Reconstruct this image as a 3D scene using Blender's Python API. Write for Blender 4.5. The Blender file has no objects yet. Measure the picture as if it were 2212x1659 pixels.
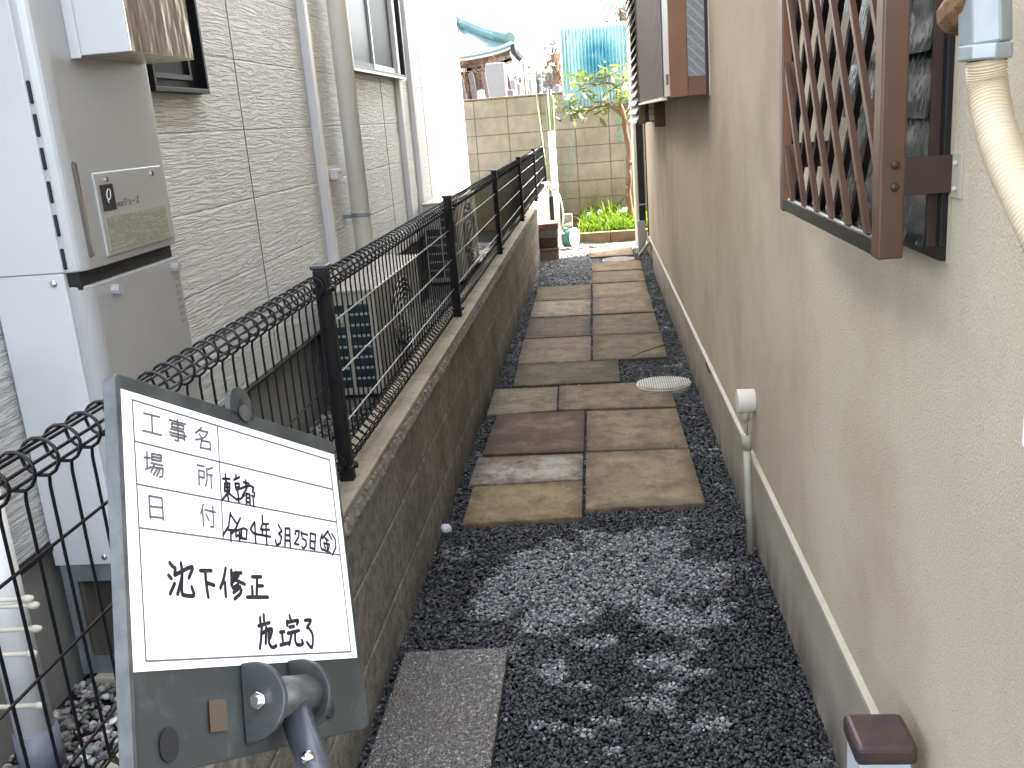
import bpy, math, random
import numpy as np
from mathutils import Vector, Matrix

# ------------------------------------------------------------------ camera, sky, sun, exposure
SC = bpy.context.scene
COL = SC.collection
CW, CH = 2212.0, 1659.0                      # working units of the photograph (px)
CC = np.array([1106.0, 829.5])
HC = 1.45                                    # camera height
def _calib(v1, v2):
    a = np.array(v1) - CC; b = np.array(v2) - CC
    f = math.sqrt(-(a @ b))
    dy = np.array([a[0], a[1], f]); dy /= np.linalg.norm(dy)
    dz = -np.array([b[0], b[1], f]); dz /= np.linalg.norm(dz)
    dx = np.cross(dy, dz)
    if dx[0] < 0: dx = -dx
    return f, np.array([dx, dy, dz])
F, R = _calib((1285, 247), (1700, 8290))
C0 = np.array([0, 0, HC])
def ray(px, py): return R @ np.array([px-CC[0], py-CC[1], F])
def AX(px, py, x): d = ray(px, py); return C0 + d*(x/d[0])
def AY(px, py, y): d = ray(px, py); return C0 + d*(y/d[1])
def AZ(px, py, z=0.0): d = ray(px, py); return C0 + d*((z-HC)/d[2])

cam_d = bpy.data.cameras.new("camera"); cam = bpy.data.objects.new("camera", cam_d); COL.objects.link(cam)
M = Matrix.Identity(4)
for i in range(3):
    M[i][0] = R[i][0]; M[i][1] = -R[i][1]; M[i][2] = -R[i][2]; M[i][3] = C0[i]
cam.matrix_world = M
cam_d.sensor_fit = 'HORIZONTAL'; cam_d.sensor_width = 36; cam_d.lens = F/CW*36
cam_d.clip_start = 0.02; cam_d.clip_end = 2000
SC.camera = cam

SUN_EL, SUN_AZ = math.radians(48), math.radians(60)     # azimuth from +Y towards +X
w = bpy.data.worlds.new("World"); SC.world = w; w.use_nodes = True
nt = w.node_tree; bg = nt.nodes['Background']
sky = nt.nodes.new('ShaderNodeTexSky'); sky.sky_type = 'NISHITA'; sky.sun_disc = False
sky.sun_elevation = SUN_EL; sky.sun_rotation = SUN_AZ; sky.air_density = 1.0; sky.dust_density = 3.5; sky.ozone_density = 1.0
hs = nt.nodes.new('ShaderNodeHueSaturation'); hs.inputs['Saturation'].default_value = .46
nt.links.new(sky.outputs[0], hs.inputs['Color']); nt.links.new(hs.outputs[0], bg.inputs[0]); bg.inputs[1].default_value = 0.15
sd = bpy.data.lights.new("sun", 'SUN'); sd.energy = 4.5; sd.angle = math.radians(0.5); sd.color = (1, .95, .87)
sun = bpy.data.objects.new("sun", sd); COL.objects.link(sun)
sv = Vector((math.sin(SUN_AZ)*math.cos(SUN_EL), math.cos(SUN_AZ)*math.cos(SUN_EL), math.sin(SUN_EL)))
sun.rotation_euler = sv.to_track_quat('Z', 'Y').to_euler(); sun.location = (6, 6, 12)
SC.view_settings.view_transform = 'Standard'; SC.view_settings.look = 'None'
SC.view_settings.exposure = 3.3; SC.view_settings.gamma = 1.0
SC.view_settings.use_curve_mapping = False
SC.cycles.max_bounces = 10; SC.cycles.diffuse_bounces = 6

rnd = random.Random(7); nr = np.random.default_rng(7)

# ------------------------------------------------------------------ materials
def srgb(r, g, b):
    f = lambda c: (c/255/12.92) if c/255 <= .04045 else ((c/255+.055)/1.055)**2.4
    return (f(r), f(g), f(b), 1)
class Mat:
    """small node-graph helper"""
    def __init__(s, name, base=(.5,.5,.5), rough=.6, metal=0, spec=.5):
        s.m = bpy.data.materials.new(name); s.m.use_nodes = True; s.t = s.m.node_tree
        s.p = s.t.nodes['Principled BSDF']; s.c = None; s.h = None
        s.p.inputs['Base Color'].default_value = (*base[:3], 1); s.base = tuple(base[:3])
        s.p.inputs['Roughness'].default_value = rough; s.p.inputs['Metallic'].default_value = metal
        s.p.inputs['Specular IOR Level'].default_value = spec
        s.tc = s.t.nodes.new('ShaderNodeTexCoord')
    def N(s, k, **kw):
        n = s.t.nodes.new(k)
        for a, v in kw.items(): setattr(n, a, v)
        return n
    def L(s, a, b): s.t.links.new(a, b)
    def coord(s, sc=(1,1,1), loc=(0,0,0)):
        mp = s.N('ShaderNodeMapping'); s.L(s.tc.outputs['Object'], mp.inputs[0])
        mp.inputs['Scale'].default_value = sc; mp.inputs['Location'].default_value = loc
        return mp.outputs[0]
    def noise(s, scale=5, detail=4, rough=.6, sc=(1,1,1), loc=(0,0,0), dist=0, lo=.35, hi=.65):
        n = s.N('ShaderNodeTexNoise'); s.L(s.coord(sc, loc), n.inputs['Vector'])
        n.inputs['Scale'].default_value = scale; n.inputs['Detail'].default_value = detail
        n.inputs['Roughness'].default_value = rough; n.inputs['Distortion'].default_value = dist
        r = s.N('ShaderNodeMapRange'); s.L(n.outputs[0], r.inputs[0])
        r.inputs[1].default_value = lo; r.inputs[2].default_value = hi
        return r.outputs[0]
    def vor(s, scale=50, sc=(1,1,1), lo=0, hi=.6, feat='F1'):
        n = s.N('ShaderNodeTexVoronoi', feature=feat); s.L(s.coord(sc), n.inputs['Vector']); n.inputs['Scale'].default_value = scale
        r = s.N('ShaderNodeMapRange'); s.L(n.outputs['Distance'], r.inputs[0]); r.inputs[1].default_value = lo; r.inputs[2].default_value = hi
        return r.outputs[0]
    def mix(s, fac, col, amt=1.0, mode='MIX'):
        m = s.N('ShaderNodeMix', data_type='RGBA', blend_type=mode)
        if s.c is None: m.inputs[6].default_value = (*s.base, 1)
        else: s.L(s.c, m.inputs[6])
        m.inputs[7].default_value = (*col[:3], 1)
        if amt != 1.0:
            q = s.N('ShaderNodeMath', operation='MULTIPLY'); s.L(fac, q.inputs[0]); q.inputs[1].default_value = amt; fac = q.outputs[0]
        s.L(fac, m.inputs[0]); s.c = m.outputs[2]; s.L(s.c, s.p.inputs['Base Color']); return s
    def bump(s, h, strength=.5, dist=.005):
        b = s.N('ShaderNodeBump'); b.inputs['Strength'].default_value = strength; b.inputs['Distance'].default_value = dist
        s.L(h, b.inputs['Height'])
        if s.h is not None: s.L(s.h, b.inputs['Normal'])
        s.h = b.outputs[0]; s.L(s.h, s.p.inputs['Normal']); return s
    def sub(s, a, b):
        q = s.N('ShaderNodeMath', operation='MULTIPLY'); s.L(a, q.inputs[0]); s.L(b, q.inputs[1]); return q.outputs[0]
    def zband(s, z0, z1, axis=2):
        sp = s.N('ShaderNodeSeparateXYZ'); s.L(s.tc.outputs['Object'], sp.inputs[0])
        r = s.N('ShaderNodeMapRange'); s.L(sp.outputs[axis], r.inputs[0]); r.inputs[1].default_value = z0; r.inputs[2].default_value = z1
        return r.outputs[0]

def simple(name, base, rough=.5, metal=0, spec=.5, var=.12, scale=8, bump=0, bs=60):
    m = Mat(name, base, rough, metal, spec)
    if var: m.mix(m.noise(scale, 5), tuple(c*(1-var*2.2) for c in base), .8)
    if bump: m.bump(m.noise(bs, 3, lo=.2, hi=.8), bump, .003)
    return m.m

# right stucco wall: sprayed sandy render with streaks
m = Mat('stucco_wall', (.45, .398, .308), .92, spec=.15)
m.mix(m.noise(1.4, 5, .65, lo=.42, hi=.62), (.33, .275, .20), .65)
m.mix(m.noise(2.2, 4, sc=(1, 2.2, .22), lo=.52, hi=.75), (.36, .31, .23), .25)
m.mix(m.noise(140, 2, lo=.55, hi=.75), (.32, .27, .2), .35)
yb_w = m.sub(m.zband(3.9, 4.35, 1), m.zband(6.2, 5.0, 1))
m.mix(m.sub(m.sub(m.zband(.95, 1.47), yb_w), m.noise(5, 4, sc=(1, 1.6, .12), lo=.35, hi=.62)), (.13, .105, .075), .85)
m.bump(m.noise(260, 2, .5, lo=.25, hi=.75), .45, .0025).bump(m.noise(120, 2, .5, lo=.25, hi=.75), .2, .003)
STUCCO = m.m
m = Mat('render_plinth', (.36, .33, .285), .9, spec=.2)
m.mix(m.noise(2.5, 5, lo=.4, hi=.7), (.25, .22, .18), .7)
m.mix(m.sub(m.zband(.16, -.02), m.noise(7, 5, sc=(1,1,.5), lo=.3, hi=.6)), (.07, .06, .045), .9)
m.bump(m.noise(120, 3, lo=.25, hi=.75), .3, .003)
PLINTH = m.m
# left siding: pressed boards, wavy brushed relief
m = Mat('siding_board', (.64, .638, .61), .5, spec=.35)
m.mix(m.noise(3, 4, lo=.4, hi=.7), (.55, .545, .515), .5)
m.mix(m.noise(1.5, 4, sc=(1, 6, .3), lo=.5, hi=.8), (.40, .38, .31), .25)
nb = m.noise(1.0, 4, .58, sc=(1, 6.0, 70), dist=.9, lo=.42, hi=.58)
m.bump(nb, .75, .0065)
sp = m.N('ShaderNodeTexWave', wave_type='BANDS', bands_direction='Z'); m.L(m.coord(), sp.inputs['Vector']); sp.inputs['Scale'].default_value = .314/.30*1.0
rr = m.N('ShaderNodeMapRange'); m.L(sp.outputs[1], rr.inputs[0]); rr.inputs[1].default_value = 0; rr.inputs[2].default_value = .004
m.bump(rr.outputs[0], .9, .004)
SIDING = m.m
# retaining wall: weathered split-face block
m = Mat('split_face_block', (.33, .30, .25), .95, spec=.15)
m.mix(m.noise(30, 6, .8, lo=.44, hi=.60), (.15, .13, .105), .8)
m.mix(m.noise(70, 3, lo=.58, hi=.72), (.38, .34, .28), .6)
m.mix(m.noise(3, 4, lo=.45, hi=.7), (.12, .105, .07), .6)
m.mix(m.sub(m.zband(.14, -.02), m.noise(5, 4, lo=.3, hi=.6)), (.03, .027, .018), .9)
m.bump(m.noise(60, 5, .75, lo=.2, hi=.8), 1.0, .012)
SPLIT = m.m
m = Mat('coping_mortar', (.30, .265, .205), .9, spec=.2)
m.mix(m.noise(4, 5, lo=.4, hi=.65), (.16, .135, .095), .8)
m.mix(m.noise(18, 4, lo=.55, hi=.7), (.10, .09, .06), .5)
m.bump(m.noise(80, 3, lo=.2, hi=.8), .4, .004)
COPING = m.m
# far garden wall
def blockmat(name, base, seed):
    m = Mat(name, base, .92, spec=.2)
    m.mix(m.noise(1.3, 5, .7, loc=(seed, 0, seed), lo=.44, hi=.60), tuple(c*.6 for c in base), .65)
    m.mix(m.noise(2.6, 4, loc=(0, 0, seed+3), lo=.5, hi=.64), (base[0]*.72, base[1]*.74, base[2]*.5), .5)
    m.mix(m.noise(5, 5, .7, sc=(1, 1, .35), loc=(0, 0, seed+9), lo=.5, hi=.68), tuple(c*.45 for c in base), .5)
    m.mix(m.sub(m.zband(.75, .2), m.noise(1.5, 3, lo=.1, hi=.6)), (.10, .078, .03), .75)
    m.bump(m.noise(60, 4, lo=.2, hi=.8), .4, .006)
    return m.m
BLOCK = blockmat('weathered_block', (.25, .232, .19), 1)
MORTAR = simple('old_mortar', (.12, .105, .075), .95, spec=.1, var=.15, bump=.3)
def slabmat(i, base, dark, stain=.4, spots=.3, seed=0):
    m = Mat('paving_%d' % i, base, .85, spec=.25)
    m.mix(m.noise(4.5, 6, .7, loc=(seed*3.1, seed*1.7, 0), lo=.42, hi=.62), dark, stain)
    m.mix(m.noise(11, 6, .75, loc=(seed, 0, 2), lo=.46, hi=.6), tuple(c*.45 for c in base), .75)
    m.mix(m.noise(6, 5, .7, loc=(seed*2, 7, 2), lo=.52, hi=.66), tuple(min(1, c*1.35) for c in base), .5)
    m.mix(m.noise(150, 2, lo=.6, hi=.7), tuple(min(1, c*2.1) for c in base), spots)
    m.mix(m.noise(130, 2, loc=(9, 9, 9), lo=.56, hi=.7), tuple(c*.3 for c in base), .5)
    m.mix(m.noise(14, 3, loc=(seed*5., 4, 9), lo=.69, hi=.72), (.03, .022, .015), .7)
    sx = m.N('ShaderNodeSeparateXYZ'); m.L(m.tc.outputs['Generated'], sx.inputs[0]); ds = []
    for ax in (0, 1):
        a = m.N('ShaderNodeMath', operation='SUBTRACT'); m.L(sx.outputs[ax], a.inputs[0]); a.inputs[1].default_value = .5
        b = m.N('ShaderNodeMath', operation='ABSOLUTE'); m.L(a.outputs[0], b.inputs[0]); ds.append(b.outputs[0])
    mx = m.N('ShaderNodeMath', operation='MAXIMUM'); m.L(ds[0], mx.inputs[0]); m.L(ds[1], mx.inputs[1])
    mr = m.N('ShaderNodeMapRange'); m.L(mx.outputs[0], mr.inputs[0]); mr.inputs[1].default_value = .34; mr.inputs[2].default_value = .49
    m.mix(m.sub(mr.outputs[0], m.noise(9, 6, .75, loc=(seed, 3, 0), lo=.34, hi=.54)), tuple(c*.36 for c in base), .9)
    m.bump(m.noise(160, 3, lo=.2, hi=.8), .5, .003)
    return m.m
m = Mat('washed_pebble_slab', (.29, .275, .255), .45, spec=.5)
m.mix(m.vor(110, lo=.1, hi=.55), (.055, .047, .04), .9)
m.mix(m.noise(120, 2, lo=.55, hi=.68), (.46, .45, .44), .7)
m.mix(m.noise(8, 4, lo=.5, hi=.7), (.14, .09, .06), .5)
m.bump(m.vor(110, lo=.05, hi=.6), 1.0, -.011)
PEBBLE = m.m
SOIL = simple('dark_soil', (.012, .011, .011), .95, var=.2, bump=.5)
def stonemat(name, wet, dry, wetr=.38):
    m = Mat(name, wet, .6, spec=.32)
    at = m.N('ShaderNodeAttribute', attribute_name='dry'); tn = m.N('ShaderNodeAttribute', attribute_name='tone')
    mx = m.N('ShaderNodeMix', data_type='RGBA'); m.L(at.outputs['Fac'], mx.inputs[0])
    mx.inputs[6].default_value = (*wet, 1); mx.inputs[7].default_value = (*dry, 1)
    mu = m.N('ShaderNodeMix', data_type='RGBA', blend_type='MULTIPLY'); mu.inputs[0].default_value = 1
    m.L(mx.outputs[2], mu.inputs[6]); m.L(tn.outputs['Color'], mu.inputs[7]); m.L(mu.outputs[2], m.p.inputs['Base Color'])
    r = m.N('ShaderNodeMapRange'); m.L(at.outputs['Fac'], r.inputs[0]); r.inputs[3].default_value = wetr; r.inputs[4].default_value = .9
    m.L(r.outputs[0], m.p.inputs['Roughness'])
    m.bump(m.noise(300, 2, lo=.2, hi=.8), .3, .002)
    return m.m
STONES = stonemat('crushed_stone', (.0125, .0135, .0155), (.25, .253, .255), .5)
STONES2 = stonemat('pale_crushed_stone', (.12, .115, .11), (.42, .41, .39), .8)
CREAM = simple('cream_paint', (.62, .61, .57), .35, var=.05, scale=3)
ACM = simple('beige_steel', (.37, .35, .30), .4, var=.06)
FIN = simple('cooling_fins', (.018, .05, .07), .4, metal=.3, var=.3, scale=20)
m = Mat('satin_silver_paint', (.46, .465, .465), .36, metal=.3)
m.bump(m.noise(700, 2, lo=.3, hi=.7), .06, .001); HEAT = m.m
HEATW = simple('white_enamel_steel', (.58, .585, .585), .3, var=.04, scale=2)
GALV = simple('galvanised_steel', (.30, .34, .35), .45, metal=.55, var=.18, scale=14)
STAIN = Mat('polished_stainless', (.62, .58, .5), .16, metal=1); STAIN.bump(STAIN.noise(5, 2, sc=(1, 3, 1), lo=.2, hi=.8), .15, .02); STAIN = STAIN.m
CHROME = Mat('chromed_metal', (.75, .75, .74), .12, metal=1).m
DARK = simple('black_recess', (.008, .008, .009), .6, var=0)
BLACKP = simple('black_coated_wire', (.004, .004, .005), .28, spec=.3, var=0)
BLACKM = simple('black_aluminium', (.005, .005, .006), .4, spec=.25, var=.1)
GALVW = simple('galvanised_wire', (.42, .42, .42), .4, metal=.8, var=0)
WFRAME = simple('dark_bronze_frame', (.016, .015, .015), .35, metal=.2, spec=.3, var=.05)
SILV = simple('silver_edge', (.55, .55, .54), .35, metal=.6, var=0)
def glassy(name, base, rough, bump=0, sc=60, d=.004, feat='vor'):
    m = Mat(name, base, rough, spec=.9)
    if bump: m.bump(m.vor(sc) if feat == 'vor' else m.noise(sc, 3, lo=.2, hi=.8), bump, d)
    return m.m
GLASSD = simple('curtained_glass', (.022, .022, .026), .4, spec=.08, var=.25, scale=1.5)
PVC = simple('white_pvc', (.68, .68, .70), .4, var=.05, scale=2)
PVCB = simple('ivory_pipe', (.85, .84, .79), .4, var=.06, scale=2)
PVCY = simple('yellowed_pvc', (.48, .455, .36), .5, var=.12, scale=9)
BROWN = simple('brown_aluminium', (.125, .068, .045), .38, metal=.25, var=.15, scale=5)
BROWNL = simple('faded_brown_aluminium', (.235, .112, .058), .45, metal=.15, var=.12, scale=5)
BROWNK = simple('blackish_brown_aluminium', (.014, .009, .008), .5, spec=.2, var=.1)
BROWND = simple('dark_brown_aluminium', (.05, .028, .022), .45, metal=.2, var=.15, scale=12)
m = Mat('patterned_louvre_glass', (.018, .028, .030), .2, spec=.7)
m.mix(m.noise(90, 3, .6, sc=(1, 1, .35), lo=.52, hi=.68), (.10, .125, .125), .7)
m.bump(m.vor(95, sc=(1, 1, .5), lo=.0, hi=.5), .45, .0025); JAL = m.m
m = Mat('wired_obscure_glass', (.17, .185, .19), .3, spec=.7)
wv = m.N('ShaderNodeTexWave', wave_type='BANDS', bands_direction='DIAGONAL'); m.L(m.coord((1, 1, 1)), wv.inputs['Vector']); wv.inputs['Scale'].default_value = 16
r1 = m.N('ShaderNodeMapRange'); m.L(wv.outputs[1], r1.inputs[0]); r1.inputs[1].default_value = .82; r1.inputs[2].default_value = .95
m.mix(r1.outputs[0], (.45, .46, .46), .5); m.mix(m.noise(130, 3, lo=.45, hi=.6), (.3, .31, .31), .5)
m.bump(m.noise(120, 3, lo=.2, hi=.8), .5, .004); OBSC = m.m
LOUV = simple('ivory_louvre', (.5, .47, .4), .5, var=.05)
m = Mat('cyan_corrugated_plastic', (.36, .55, .57), .45, spec=.4)
bp_ = AY(1293, 128, 13.6); bo_ = (AY(1206, 58, 13.6)[0], 13.62, AY(1213, 235, 13.6)[2])
vd = m.N('ShaderNodeVectorMath', operation='DISTANCE'); m.L(m.coord((1, 0, .75)), vd.inputs[0]); vd.inputs[1].default_value = (bp_[0]-bo_[0], 0, (bp_[2]-bo_[2])*.75)
mr = m.N('ShaderNodeMapRange'); m.L(vd.outputs['Value'], mr.inputs[0]); mr.inputs[1].default_value = .32; mr.inputs[2].default_value = .12
m.mix(m.sub(mr.outputs[0], m.noise(7, 4, lo=.2, hi=.5)), (.03, .27, .38), .9)  # darker blue blob: tree shadow painted into the sheet colour
m.p.inputs['Transmission Weight'].default_value = 0
tr = m.N('ShaderNodeBsdfTranslucent'); m.L(m.c, tr.inputs[0]); ms = m.N('ShaderNodeMixShader'); ms.inputs[0].default_value = .3
m.L(m.p.outputs[0], ms.inputs[1]); m.L(tr.outputs[0], ms.inputs[2]); m.L(ms.outputs[0], m.t.nodes['Material Output'].inputs[0]); CORR = m.m
m = Mat('tree_bark', (.17, .10, .055), .9, spec=.2)
m.mix(m.noise(12, 5, .7, sc=(1, 1, .3), lo=.4, hi=.65), (.09, .055, .035), .8); m.mix(m.noise(22, 3, lo=.6, hi=.7), (.40, .36, .30), .5)
m.bump(m.noise(30, 4, sc=(1, 1, .35), lo=.2, hi=.8), .8, .01); BARK = m.m
def leafmat(name, a, b, tl=.4, ro=.38, sp=.6):
    m = Mat(name, a, ro, spec=sp)
    g = m.N('ShaderNodeObjectInfo'); gi = m.N('ShaderNodeNewGeometry')
    m.mix(gi.outputs['Random Per Island'], b, 1)
    tr = m.N('ShaderNodeBsdfTranslucent'); m.L(m.c, tr.inputs[0]); ms = m.N('ShaderNodeMixShader'); ms.inputs[0].default_value = tl
    m.L(m.p.outputs[0], ms.inputs[1]); m.L(tr.outputs[0], ms.inputs[2]); m.L(ms.outputs[0], m.t.nodes['Material Output'].inputs[0])
    return m.m
LEAF = leafmat('glossy_leaf', (.05, .085, .02), (.20, .22, .06))
GRASS = leafmat('grass_blade', (.03, .085, .006), (.13, .19, .008), .4, .7, .1)
PINE = leafmat('dark_needle', (.03, .06, .03), (.06, .09, .04), .2)
DRYT = leafmat('winter_twig_leaf', (.055, .035, .028), (.08, .06, .045), .3)
TWIG = simple('pale_twig', (.06, .042, .038), .9, var=.1)
ORTWIG = simple('orange_twig', (.16, .065, .03), .9, var=.1)
BRICKR = simple('red_brown_block', (.20, .105, .075), .9, var=.25, scale=14, bump=.6)
BRICKG = simple('brown_grey_block', (.22, .185, .14), .9, var=.25, scale=14, bump=.6)
BRICKD = simple('dark_brown_block', (.085, .05, .042), .9, var=.25, scale=14, bump=.6)
KERB = simple('ochre_kerb_block', (.17, .115, .055), .9, var=.25, scale=9, bump=.5)
BAMB = simple('green_bamboo', (.16, .24, .06), .5, var=.3, scale=6)
GREENP = simple('green_plastic', (.02, .20, .13), .35, var=.1)
GREENH = simple('green_hose_rubber', (.035, .14, .11), .4, var=.15, scale=20)
WHITEP = simple('white_plastic', (.78, .78, .76), .35, var=.03)
BRASS = simple('dull_nozzle_metal', (.26, .15, .12), .5, metal=.2, var=.2)
MANH = Mat('white_manhole_resin', (.52, .50, .45), .55)
MANHD = simple('grey_brown_resin', (.27, .25, .21), .7, var=.25, scale=20)  # lid base darker than its ridges for contrast
MANH.mix(MANH.noise(9, 5, lo=.45, hi=.65), (.33, .28, .22), .7); MANH = MANH.m
GRAN = simple('grey_granite', (.15, .155, .17), .5, var=.1, scale=30)
WOODG = simple('grey_weathered_wood', (.085, .085, .095), .8, var=.2, scale=12)
WOODW = simple('pale_wood', (.6, .55, .5), .8, var=.1)  # light wood colour for the thin poles
COPPER = simple('verdigris_copper', (.065, .145, .14), .6, var=.1, scale=2)
EAVE = simple('dark_eave_timber', (.006, .005, .005), .7, var=.1)
WHITEW = simple('whitewashed_end', (.6, .6, .58), .7, var=0)
REDW = simple('red_brown_timber', (.085, .042, .028), .8, var=.25, scale=3)
TILE = simple('grey_roof_tile', (.05, .055, .065), .5, var=.2)
WBOARD = Mat('whiteboard_sheet', (.9, .9, .93), .3, spec=.5)
WBOARD.mix(WBOARD.noise(14, 4, lo=.62, hi=.8), (.6, .6, .68), .35); WBOARD = WBOARD.m
m = Mat('scuffed_smoky_plastic', (.030, .033, .032), .4, spec=.5)
m.mix(m.noise(16, 5, .7, lo=.48, hi=.72), (.075, .078, .075), .7); m.mix(m.noise(60, 4, lo=.6, hi=.75), (.10, .10, .095), .4); SMOKE = m.m
SMOKE2 = simple('worn_grey_plastic', (.08, .083, .08), .4, var=.3, scale=40)
RODM = simple('painted_steel_rod', (.075, .08, .095), .3, metal=.4, var=.15, scale=30)
INK = simple('marker_ink', (.012, .010, .012), .5, var=0)
PRINT = simple('printed_line', (.10, .085, .09), .5, var=0)
SMUDGE = simple('old_marker_smudge', (.55, .54, .6), .5, var=.0)
RUST = simple('rusty_tape_elbow', (.22, .12, .05), .7, var=.4, scale=50, bump=.8, bs=30)
CONN = simple('grey_cast_connector', (.38, .41, .41), .38, metal=.5, var=.12, scale=20)
m = Mat('yellowed_corrugated_conduit', (.60, .52, .37), .5); m.mix(m.noise(20, 4, lo=.4, hi=.7), (.48, .37, .22), .6); COND = m.m
BRCAP = Mat('worn_bronze_cap', (.085, .056, .045), .38, metal=.35)
BRCAP.mix(BRCAP.noise(26, 5, .7, lo=.42, hi=.62), (.045, .035, .05), .8); BRCAP.mix(BRCAP.zband(.485, .47), (.22, .13, .06), .8); BRCAP = BRCAP.m

# ------------------------------------------------------------------ mesh helpers
WORG = {}                                    # object name -> world origin of its frame
class MB:
    def __init__(s): s.v = []; s.f = []; s.mi = []; s.cur = 0
    def add(s, vs, fs):
        o = len(s.v); s.v.extend([tuple(map(float, p)) for p in vs]); s.f.extend([tuple(i+o for i in q) for q in fs]); s.mi.extend([s.cur]*len(fs)); return s
    def box(s, a, b):
        x0, y0, z0 = [min(a[i], b[i]) for i in range(3)]; x1, y1, z1 = [max(a[i], b[i]) for i in range(3)]
        return s.add([(x0,y0,z0),(x1,y0,z0),(x1,y1,z0),(x0,y1,z0),(x0,y0,z1),(x1,y0,z1),(x1,y1,z1),(x0,y1,z1)],
                     [(0,3,2,1),(4,5,6,7),(0,1,5,4),(1,2,6,5),(2,3,7,6),(3,0,4,7)])
    def prism(s, poly, d):                   # poly: 3-D points, d: extrusion vector
        n = len(poly); d = np.array(d, float); P = [np.array(p, float) for p in poly]
        nn = np.zeros(3)
        for i in range(n): nn += np.cross(P[i], P[(i+1) % n])
        fl = nn @ d > 0
        vs = P + [p+d for p in P]
        bot = tuple(range(n)); top = tuple(range(n, 2*n))
        fs = [bot[::-1] if fl else bot, top if fl else top[::-1]]
        for i in range(n):
            j = (i+1) % n; q = (i, j, j+n, i+n); fs.append(q if fl else q[::-1])
        return s.add(vs, fs)
    def tube(s, pts, r, n=8, closed=False, cap=True):
        P = [Vector(p) for p in pts]; m_ = len(P); rs = r if hasattr(r, '__len__') else [r]*m_
        vs = []; prev = None
        for i, p in enumerate(P):
            a = P[(i-1) % m_] if (closed or i > 0) else P[0]; b = P[(i+1) % m_] if (closed or i < m_-1) else P[-1]
            t = (b-a).normalized()
            if prev is None:
                u = t.orthogonal().normalized()
            else:
                u = (prev - t*prev.dot(t))
                u = u.normalized() if u.length > 1e-6 else t.orthogonal().normalized()
            prev = u; v = t.cross(u)
            for k in range(n):
                an = 2*math.pi*k/n; vs.append(p + (u*math.cos(an)+v*math.sin(an))*rs[i])
        fs = []
        for i in range(m_ if closed else m_-1):
            j = (i+1) % m_
            for k in range(n):
                l = (k+1) % n; fs.append((i*n+k, i*n+l, j*n+l, j*n+k))
        if not closed and cap: fs += [tuple(range(n))[::-1], tuple((m_-1)*n+k for k in range(n))]
        return s.add(vs, fs)
    def ball(s, c, r, n=8, m_=6, sc=(1,1,1)):
        vs = []; fs = []
        for i in range(m_+1):
            ph = math.pi*i/m_
            for k in range(n):
                a = 2*math.pi*k/n; vs.append((c[0]+r*sc[0]*math.sin(ph)*math.cos(a), c[1]+r*sc[1]*math.sin(ph)*math.sin(a), c[2]+r*sc[2]*math.cos(ph)))
        for i in range(m_):
            for k in range(n):
                l = (k+1) % n; fs.append((i*n+k, (i+1)*n+k, (i+1)*n+l, i*n+l))
        return s.add(vs, fs)
    def build(s, name, mat, parent=None, bevel=0, seg=2, smooth=False, origin=None):
        o = np.array(WORG.get(parent.name, (0,0,0)) if parent else (origin if origin is not None else (0,0,0)), float)
        me = bpy.data.meshes.new(name)
        me.from_pydata([tuple(np.array(p)-o) for p in s.v], [], s.f)
        mats = mat if isinstance(mat, (list, tuple)) else [mat]
        for q in mats: me.materials.append(q)
        if len(mats) > 1: me.polygons.foreach_set('material_index', s.mi)
        me.update()
        if smooth: me.polygons.foreach_set('use_smooth', [True]*len(me.polygons))
        ob = bpy.data.objects.new(name, me); COL.objects.link(ob)
        if parent: ob.parent = parent; WORG[ob.name] = tuple(o)
        else: ob.location = tuple(o); WORG[ob.name] = tuple(o)
        if bevel:
            b = ob.modifiers.new('bevel', 'BEVEL'); b.width = bevel; b.segments = seg; b.limit_method = 'ANGLE'; b.angle_limit = math.radians(40)
        return ob
def tag(o, label, cat, group=None, kind=None):
    o['label'] = label; o['category'] = cat
    if group: o['group'] = group
    if kind: o['kind'] = kind
    return o
def thing(name, label, cat, loc=(0,0,0), group=None):
    o = bpy.data.objects.new(name, None); COL.objects.link(o); o.location = loc; o.empty_display_size = .1
    WORG[o.name] = tuple(map(float, loc)); return tag(o, label, cat, group)
def struct(ob): ob['kind'] = 'structure'; return ob
def box(name, a, b, mat, parent=None, bevel=0, **k): return MB().box(a, b).build(name, mat, parent, bevel=bevel, **k)
def tube(name, pts, r, mat, parent=None, n=10, **k): return MB().tube(pts, r, n).build(name, mat, parent, smooth=True, **k)
def smooth_path(pts, k=6):
    P = [np.array(p, float) for p in pts]; P = [2*P[0]-P[1]] + P + [2*P[-1]-P[-2]]; out = []
    for i in range(1, len(P)-2):
        for j in range(k):
            t = j/k; a, b, c, d = P[i-1:i+3]
            out.append(.5*((2*b)+(-a+c)*t+(2*a-5*b+4*c-d)*t*t+(-a+3*b-3*c+d)*t**3))
    out.append(P[-2]); return out
def disc(c, ax, u, r1, r2, n=32):            # polygon points
    c, ax, u = map(lambda q: np.array(q, float), (c, ax, u)); v = np.cross(ax, u)
    return [c + u*r1*math.cos(2*math.pi*k/n) + v*r2*math.sin(2*math.pi*k/n) for k in range(n)]
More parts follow.
